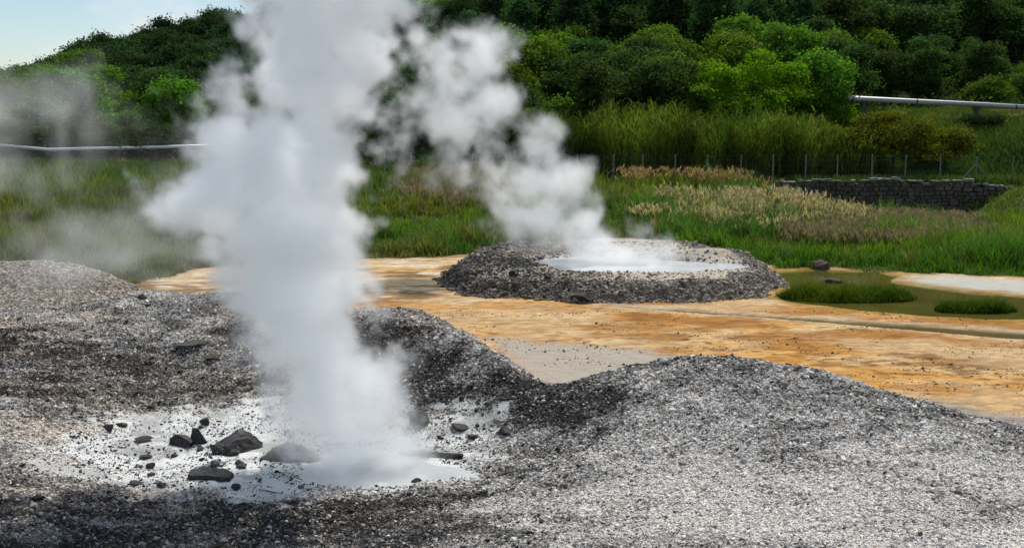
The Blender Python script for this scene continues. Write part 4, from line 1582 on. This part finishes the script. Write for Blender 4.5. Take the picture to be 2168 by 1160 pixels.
def rocks():
    for k, (u, v, w, h, lab, c) in enumerate(ROCKS):
        x, y = hit_ground(u, v)
        ppm = FPX / y
        W, Hh = w / ppm * 0.88, h / ppm * 0.95
        me = rock_mesh('rock', (W, W * 0.75, Hh), 300 + k, (M_ROCK, M_BROWNROCK, M_PALEROCK)[c], 0.9, 3 if w > 30 else 2)
        o = mesh_obj('rock', me, None, (x, y + W * 0.3, gz(x, y + W * 0.3) + Hh * 0.22))
        o.rotation_euler = (random.uniform(-.15, .15), random.uniform(-.15, .15), random.uniform(-.5, .5))
        tag(o, lab, 'rock')
    # the flat slab
    x, y = hit_ground(445, 1016)
    ppm = FPX / y
    L, Wd, T = 98 / ppm, 0.30, 0.15
    bm = bmesh.new()
    prof = [(-0.5, -0.5), (0.46, -0.5), (0.5, 0.1), (0.30, 0.5), (-0.30, 0.55), (-0.52, 0.0)]
    lo = [bm.verts.new((a * L, b * Wd, 0)) for a, b in prof]
    hi = [bm.verts.new((a * L * 0.97, b * Wd * 0.95, T * (1.0 - 0.35 * a))) for a, b in prof]
    bm.faces.new(list(reversed(lo)))
    bm.faces.new(hi)
    for i in range(6):
        j = (i + 1) % 6
        bm.faces.new((lo[i], lo[j], hi[j], hi[i]))
    bmesh.ops.bevel(bm, geom=bm.edges[:], offset=0.014, segments=2, affect='EDGES')
    bmesh.ops.triangulate(bm, faces=bm.faces[:])
    bmesh.ops.subdivide_edges(bm, edges=bm.edges[:], cuts=2, use_grid_fill=True)
    for p in bm.verts:
        p.co += Vector((random.gauss(0, .004), random.gauss(0, .004), random.gauss(0, .005)))
    o = bm_obj('stone_slab', bm, M_MUD, None, loc=(x, y + 0.15, gz(x, y + 0.15) - 0.03))
    o.rotation_euler = (0.22, 0.0, -0.06)
    tag(o, 'long flat black slab lying on the white clay left of the steam', 'slab')
    # plank by the puddle
    a = hit_ground(845, 962)
    b = hit_ground(980, 970)
    bm = bmesh.new()
    v0, v1 = Vector((a[0], a[1], gz(*a) + 0.05)), Vector((b[0], b[1], gz(*b) + 0.05))
    d = v1 - v0
    box(bm, (0, 0, 0), (d.length, 0.09, 0.06))
    bmesh.ops.bevel(bm, geom=bm.edges[:], offset=0.012, segments=1, affect='EDGES')
    bmesh.ops.subdivide_edges(bm, edges=bm.edges[:], cuts=5)
    for p in bm.verts:
        p.co += Vector((0, random.gauss(0, .004), random.gauss(0, .005) - 0.02 * (p.co.x / d.length) ** 2))
    o = bm_obj('plank', bm, M_WOOD, None, loc=(v0 + v1) / 2)
    o.rotation_euler = (0, -math.asin(d.z / d.length), math.atan2(d.y, d.x))
    tag(o, 'straight black charred plank beside the milky puddle', 'plank')
    # humps of dark mud by the vent
    for (u, v, w, h, lab, sd) in ((500, 958, 92, 62, 'dark grey hump of baked mud at the left edge of the steam column', 71),
                                  (606, 975, 110, 48, 'blackish mud hump half hidden inside the foot of the steam column', 72)):
        x, y = hit_ground(u, v)
        ppm = FPX / y
        me = rock_mesh('mud_hump', (w / ppm, w / ppm * 0.8, h / ppm * (0.95 if sd == 71 else 0.6)), sd, M_ROCK, 0.5, 4)
        o = mesh_obj('mud_hump', me, None, (x, y + 0.3, gz(x, y + 0.3) + h / ppm * 0.05))
        tag(o, lab, 'mud hump')


rocks()

# a dead stump and a grass-capped lump by the pond
x, y = hit_ground(1740, 568)
o = mesh_obj('tree_stump', rock_mesh('tree_stump', (0.55, 0.4, 0.42), 91, M_BARK, 0.9, 3), None, (x, y, gz(x, y) + 0.12))
tag(o, 'small dark stump at the far shore of the green pond', 'stump')
x, y = onplane(1765, 596)
o = mesh_obj('rock', rock_mesh('rock', (0.5, 0.3, 0.22), 92, M_BROWNROCK, 0.9, 2), None, (x, y, -0.03))
tag(o, 'dark stone standing in the shallow green pond', 'rock')


# ---------------------------------------------------------------- steam
def steam_material(name, dens, aniso=0.25, col=(0.980, 0.988, 0.994)):
    m, nt, out = new_mat(name)
    pv = nt.nodes.new('ShaderNodeVolumePrincipled')
    pv.inputs['Color'].default_value = (*col, 1)
    pv.inputs['Density'].default_value = dens
    pv.inputs['Anisotropy'].default_value = aniso
    nt.links.new(pv.outputs[0], out.inputs['Volume'])
    m.cycles.volume_sampling = 'MULTIPLE_IMPORTANCE' if hasattr(m.cycles, 'volume_sampling') else None
    return m


def steam(name, blobs, mat, vox, warp, warp_scale, det_amp, det_scale, e0, e1, label, billow=(1.0, 0.5, 0.6), power=1.0, seed=0.0, thin=None):
    """a cloud of droplets: density from soft puffs (x, y, z, radius, weight) broken up by turbulence"""
    B = np.array(blobs)
    lo = (B[:, :3] - B[:, 3:4] * 1.25).min(0) - 0.2
    hi = (B[:, :3] + B[:, 3:4] * 1.25).max(0) + 0.2
    me = bpy.data.volumes.new(name)
    o = mesh_obj(name, me)
    ng = bpy.data.node_groups.new(name, 'GeometryNodeTree')
    ng.interface.new_socket('Geometry', in_out='OUTPUT', socket_type='NodeSocketGeometry')
    nn, L = ng.nodes, ng.links.new
    out = nn.new('NodeGroupOutput')
    vc = nn.new('GeometryNodeVolumeCube')
    vc.inputs['Min'].default_value = lo
    vc.inputs['Max'].default_value = hi
    for i, ax in enumerate('XYZ'):
        vc.inputs['Resolution ' + ax].default_value = int((hi[i] - lo[i]) / vox)
    pos = nn.new('GeometryNodeInputPosition')

    def mth(op, a, b=None, c=None, clamp=False):
        n = nn.new('ShaderNodeMath')
        n.operation = op
        n.use_clamp = clamp
        for i, val in enumerate((a, b, c)):
            if val is None:
                continue
            if isinstance(val, (int, float)):
                n.inputs[i].default_value = val
            else:
                L(val, n.inputs[i])
        return n.outputs[0]

    def vec(op, a, b, scale=None):
        n = nn.new('ShaderNodeVectorMath')
        n.operation = op
        for i, val in enumerate((a, b)):
            if val is None:
                continue
            if isinstance(val, (tuple, list)):
                n.inputs[i].default_value = val
            else:
                L(val, n.inputs[i])
        if scale is not None:
            n.inputs['Scale'].default_value = scale
        return n

    def noise(vin, scale, detail, rough):
        n = nn.new('ShaderNodeTexNoise')
        n.inputs['Scale'].default_value = scale
        n.inputs['Detail'].default_value = detail
        n.inputs['Roughness'].default_value = rough
        L(vin, n.inputs['Vector'])
        return n
    p0 = vec('ADD', pos.outputs[0], (seed, seed * 0.7, seed * 1.3)).outputs[0]
    w1 = noise(p0, warp_scale, 3, 0.55)
    w = vec('SUBTRACT', w1.outputs['Color'], (0.5, 0.5, 0.5))
    w = vec('SCALE', w.outputs[0], None, warp)
    p = vec('ADD', pos.outputs[0], w.outputs[0]).outputs[0]
    acc = None
    for (bx, by, bz, br, bw) in blobs:
        dist = vec('DISTANCE', p, (bx, by, bz)).outputs['Value']
        f = mth('MULTIPLY_ADD', dist, -bw / br, bw)
        acc = f if acc is None else mth('SMOOTH_MAX', acc, f, 0.18)
    p2 = vec('ADD', p0, vec('SCALE', w.outputs[0], None, 0.6).outputs[0]).outputs[0]
    d1 = noise(p2, det_scale, 5, 0.62)
    f = mth('MULTIPLY_ADD', mth('SUBTRACT', d1.outputs[0], 0.5), det_amp, acc)
    vo = nn.new('ShaderNodeTexVoronoi')
    vo.feature = 'SMOOTH_F1'
    vo.inputs['Scale'].default_value = billow[0]
    vo.inputs['Detail'].default_value = 2.0
    vo.inputs['Roughness'].default_value = 0.55
    vo.inputs['Lacunarity'].default_value = 2.3
    vo.inputs['Smoothness'].default_value = 0.35
    L(p2, vo.inputs['Vector'])
    f = mth('MULTIPLY_ADD', mth('SUBTRACT', billow[2], vo.outputs['Distance']), billow[1], f)
    mr = nn.new('ShaderNodeMapRange')
    mr.interpolation_type = 'SMOOTHSTEP'
    L(f, mr.inputs['Value'])
    mr.inputs['From Min'].default_value = e0
    mr.inputs['From Max'].default_value = e1
    d = mr.outputs[0]
    if power != 1.0:
        d = mth('POWER', d, power)
    if thin is not None:
        # younger steam near the vent is thinner
        sx = nn.new('ShaderNodeSeparateXYZ')
        L(pos.outputs[0], sx.inputs[0])
        zr = nn.new('ShaderNodeMapRange')
        zr.interpolation_type = 'SMOOTHSTEP'
        L(sx.outputs[2], zr.inputs['Value'])
        zr.inputs['From Min'].default_value = thin[0]
        zr.inputs['From Max'].default_value = thin[1]
        zr.inputs['To Min'].default_value = thin[2]
        d = mth('MULTIPLY', d, zr.outputs[0])
    L(d, vc.inputs['Density'])
    sm = nn.new('GeometryNodeSetMaterial')
    sm.inputs['Material'].default_value = mat
    L(vc.outputs[0], sm.inputs[0])
    L(sm.outputs[0], out.inputs[0])
    md = o.modifiers.new('steam', 'NODES')
    md.node_group = ng
    me.materials.append(mat)
    tag(o, label, 'steam')
    return o


def puffs(lst, Y, spread=0.25):
    out = []
    rng = random.Random(3)
    for t in lst:
        u, v, r = t[:3]
        wgt = t[3] if len(t) > 3 else 1.0
        rad = r * 1.25 / FPX * Y
        yy = Y + rng.uniform(-spread, spread) * rad
        x, y, z = at(u, v, yy)
        out.append((x, y, z, rad, wgt))
    return out


COLUMN = [(855, 980, 66, 1.2), (610, 980, 52, 1.0), (790, 990, 100, 1.2), (700, 980, 104, 1.2), (640, 960, 80, 1.1), (835, 935, 80, 1.1), (740, 930, 110, 1.1), (655, 900, 100), (760, 890, 108), (690, 820, 125), (790, 810, 60), (650, 740, 115), (712, 690, 76), (635, 640, 125), (695, 600, 85),
          (570, 560, 105), (640, 520, 118), (560, 470, 128), (680, 470, 66), (480, 430, 112), (595, 380, 140), (500, 360, 98), (685, 360, 66), (580, 290, 118), (675, 260, 95), (540, 250, 50),
          (640, 180, 126), (710, 150, 92), (580, 130, 60), (650, 70, 128), (735, 60, 80), (640, -30, 130), (740, -40, 112), (700, -140, 160), (770, -240, 170)]
PLUME = [(1320, 556, 60), (1230, 548, 62), (1270, 530, 50), (1385, 560, 58, 1.0), (1445, 566, 40, 0.9), (1345, 525, 44, 0.95), (1280, 566, 40), (1190, 505, 66), (1150, 450, 80), (1230, 470, 40), (1110, 395, 66), (1205, 400, 62), (1240, 362, 32), (1140, 320, 60), (1162, 290, 36),
         (1040, 330, 50, 0.8), (1000, 265, 80), (940, 250, 70), (1040, 220, 58), (960, 180, 72), (900, 205, 50, 0.55), (1000, 120, 76), (1042, 100, 42), (925, 110, 50, 0.8), (985, 76, 36), (870, 270, 60, 0.34), (980, 360, 50, 0.5), (1090, 460, 60, 0.55)]
DRIFT = [(380, 450, 170), (270, 500, 160, 0.8), (150, 470, 160, 0.75), (20, 470, 150, 0.8), (120, 370, 130, 0.7), (300, 360, 110, 0.7), (60, 210, 120, 0.9), (150, 150, 70, 0.8), (190, 270, 90, 0.8), (60, 320, 110, 0.7), (330, 590, 120, 0.6), (-90, 380, 160, 0.8), (-80, 200, 130, 0.8), (440, 660, 110, 0.6), (420, 560, 120, 0.8)]

steam('steam_column', puffs(COLUMN, 18.3), steam_material('thick_steam', 4.3, 0.66), 0.045, 1.2, 0.55, 3.0, 1.25, 0.12, 0.92,
      'tall thick white steam column bursting from the vent in the clay basin', billow=(1.3, 0.80, 1.02), seed=3.0, thin=(0.2, 4.2, 0.46))
steam('steam_plume', puffs(PLUME, 43.0), steam_material('pool_steam', 1.25, 0.55), 0.08, 1.9, 0.26, 3.0, 0.75, 0.10, 0.95,
      'smaller steam plume drifting up from the pool behind', billow=(0.7, 0.50, 0.95), seed=11.0)
steam('steam_drift', puffs(DRIFT, 24.0), steam_material('thin_steam', 0.50, 0.4), 0.12, 3.0, 0.3, 4.2, 0.6, 0.25, 1.6,
      'thin veil of drifting steam left of the tall column', billow=(0.5, 0.4, 0.9), seed=23.0)

# ---------------------------------------------------------------- light and sky
SUN_AZ, SUN_EL = 24.0, 56.0
sun = bpy.data.lights.new('sun', 'SUN')
sun.energy = 3.6
sun.angle = R(0.5)
sun.color = (1.0, 0.95, 0.87)
so = bpy.data.objects.new('sun', sun)
C.objects.link(so)
dirv = Vector((math.sin(R(SUN_AZ)) * math.cos(R(SUN_EL)), math.cos(R(SUN_AZ)) * math.cos(R(SUN_EL)), math.sin(R(SUN_EL))))
so.rotation_euler = dirv.to_track_quat('Z', 'Y').to_euler()
so.location = (0, 40, 60)

wd = bpy.data.worlds.new('World')
S.world = wd
wd.use_nodes = True
nt = wd.node_tree
for n in list(nt.nodes):
    nt.nodes.remove(n)
wo = nt.nodes.new('ShaderNodeOutputWorld')
bg = nt.nodes.new('ShaderNodeBackground')
sky = nt.nodes.new('ShaderNodeTexSky')
sky.sky_type = 'NISHITA'
sky.sun_disc = False
sky.sun_elevation = R(SUN_EL)
sky.sun_rotation = R(SUN_AZ)
sky.air_density = 1.0
sky.dust_density = 0.3
sky.ozone_density = 2.2
tc = nt.nodes.new('ShaderNodeTexCoord')
mp = nt.nodes.new('ShaderNodeMapping')
mp.inputs['Scale'].default_value = (1.0, 1.0, 2.6)
nt.links.new(tc.outputs['Generated'], mp.inputs[0])
cn = nt.nodes.new('ShaderNodeTexNoise')
cn.inputs['Scale'].default_value = 5.0
cn.inputs['Detail'].default_value = 7
cn.inputs['Roughness'].default_value = 0.55
nt.links.new(mp.outputs[0], cn.inputs['Vector'])
cf = nt.nodes.new('ShaderNodeMapRange')
cf.interpolation_type = 'SMOOTHSTEP'
cf.inputs['From Min'].default_value = 0.46
cf.inputs['From Max'].default_value = 0.68
nt.links.new(cn.outputs[0], cf.inputs[0])
cm = mix_col(nt, cf.outputs[0], sky.outputs[0], (7.6, 7.8, 8.0))
nt.links.new(cm, bg.inputs[0])
bg.inputs[1].default_value = 0.09
nt.links.new(bg.outputs[0], wo.inputs[0])

# ---------------------------------------------------------------- camera and render settings
cam = bpy.data.cameras.new('camera')
cam.sensor_width = 36.0
cam.lens = 36.0 * FPX / 2168.0
cam.clip_start = 0.1
cam.clip_end = 4000
co = bpy.data.objects.new('camera', cam)
co.location = (0, 0, H)
co.rotation_euler = (math.pi / 2 - PITCH, 0, 0)
C.objects.link(co)
S.camera = co

S.view_settings.view_transform = 'Standard'
S.view_settings.look = 'None'
S.view_settings.exposure = 0.3
S.view_settings.gamma = 1.0
cy = S.cycles
cy.use_adaptive_sampling = True
cy.adaptive_threshold = 0.02
cy.use_denoising = True
cy.max_bounces = 20
cy.diffuse_bounces = 3
cy.glossy_bounces = 2
cy.transmission_bounces = 2
cy.volume_bounces = 20
cy.transparent_max_bounces = 8
cy.volume_step_rate = 1.5
cy.volume_max_steps = 512
cy.sample_clamp_indirect = 10.0
S.render.use_persistent_data = False
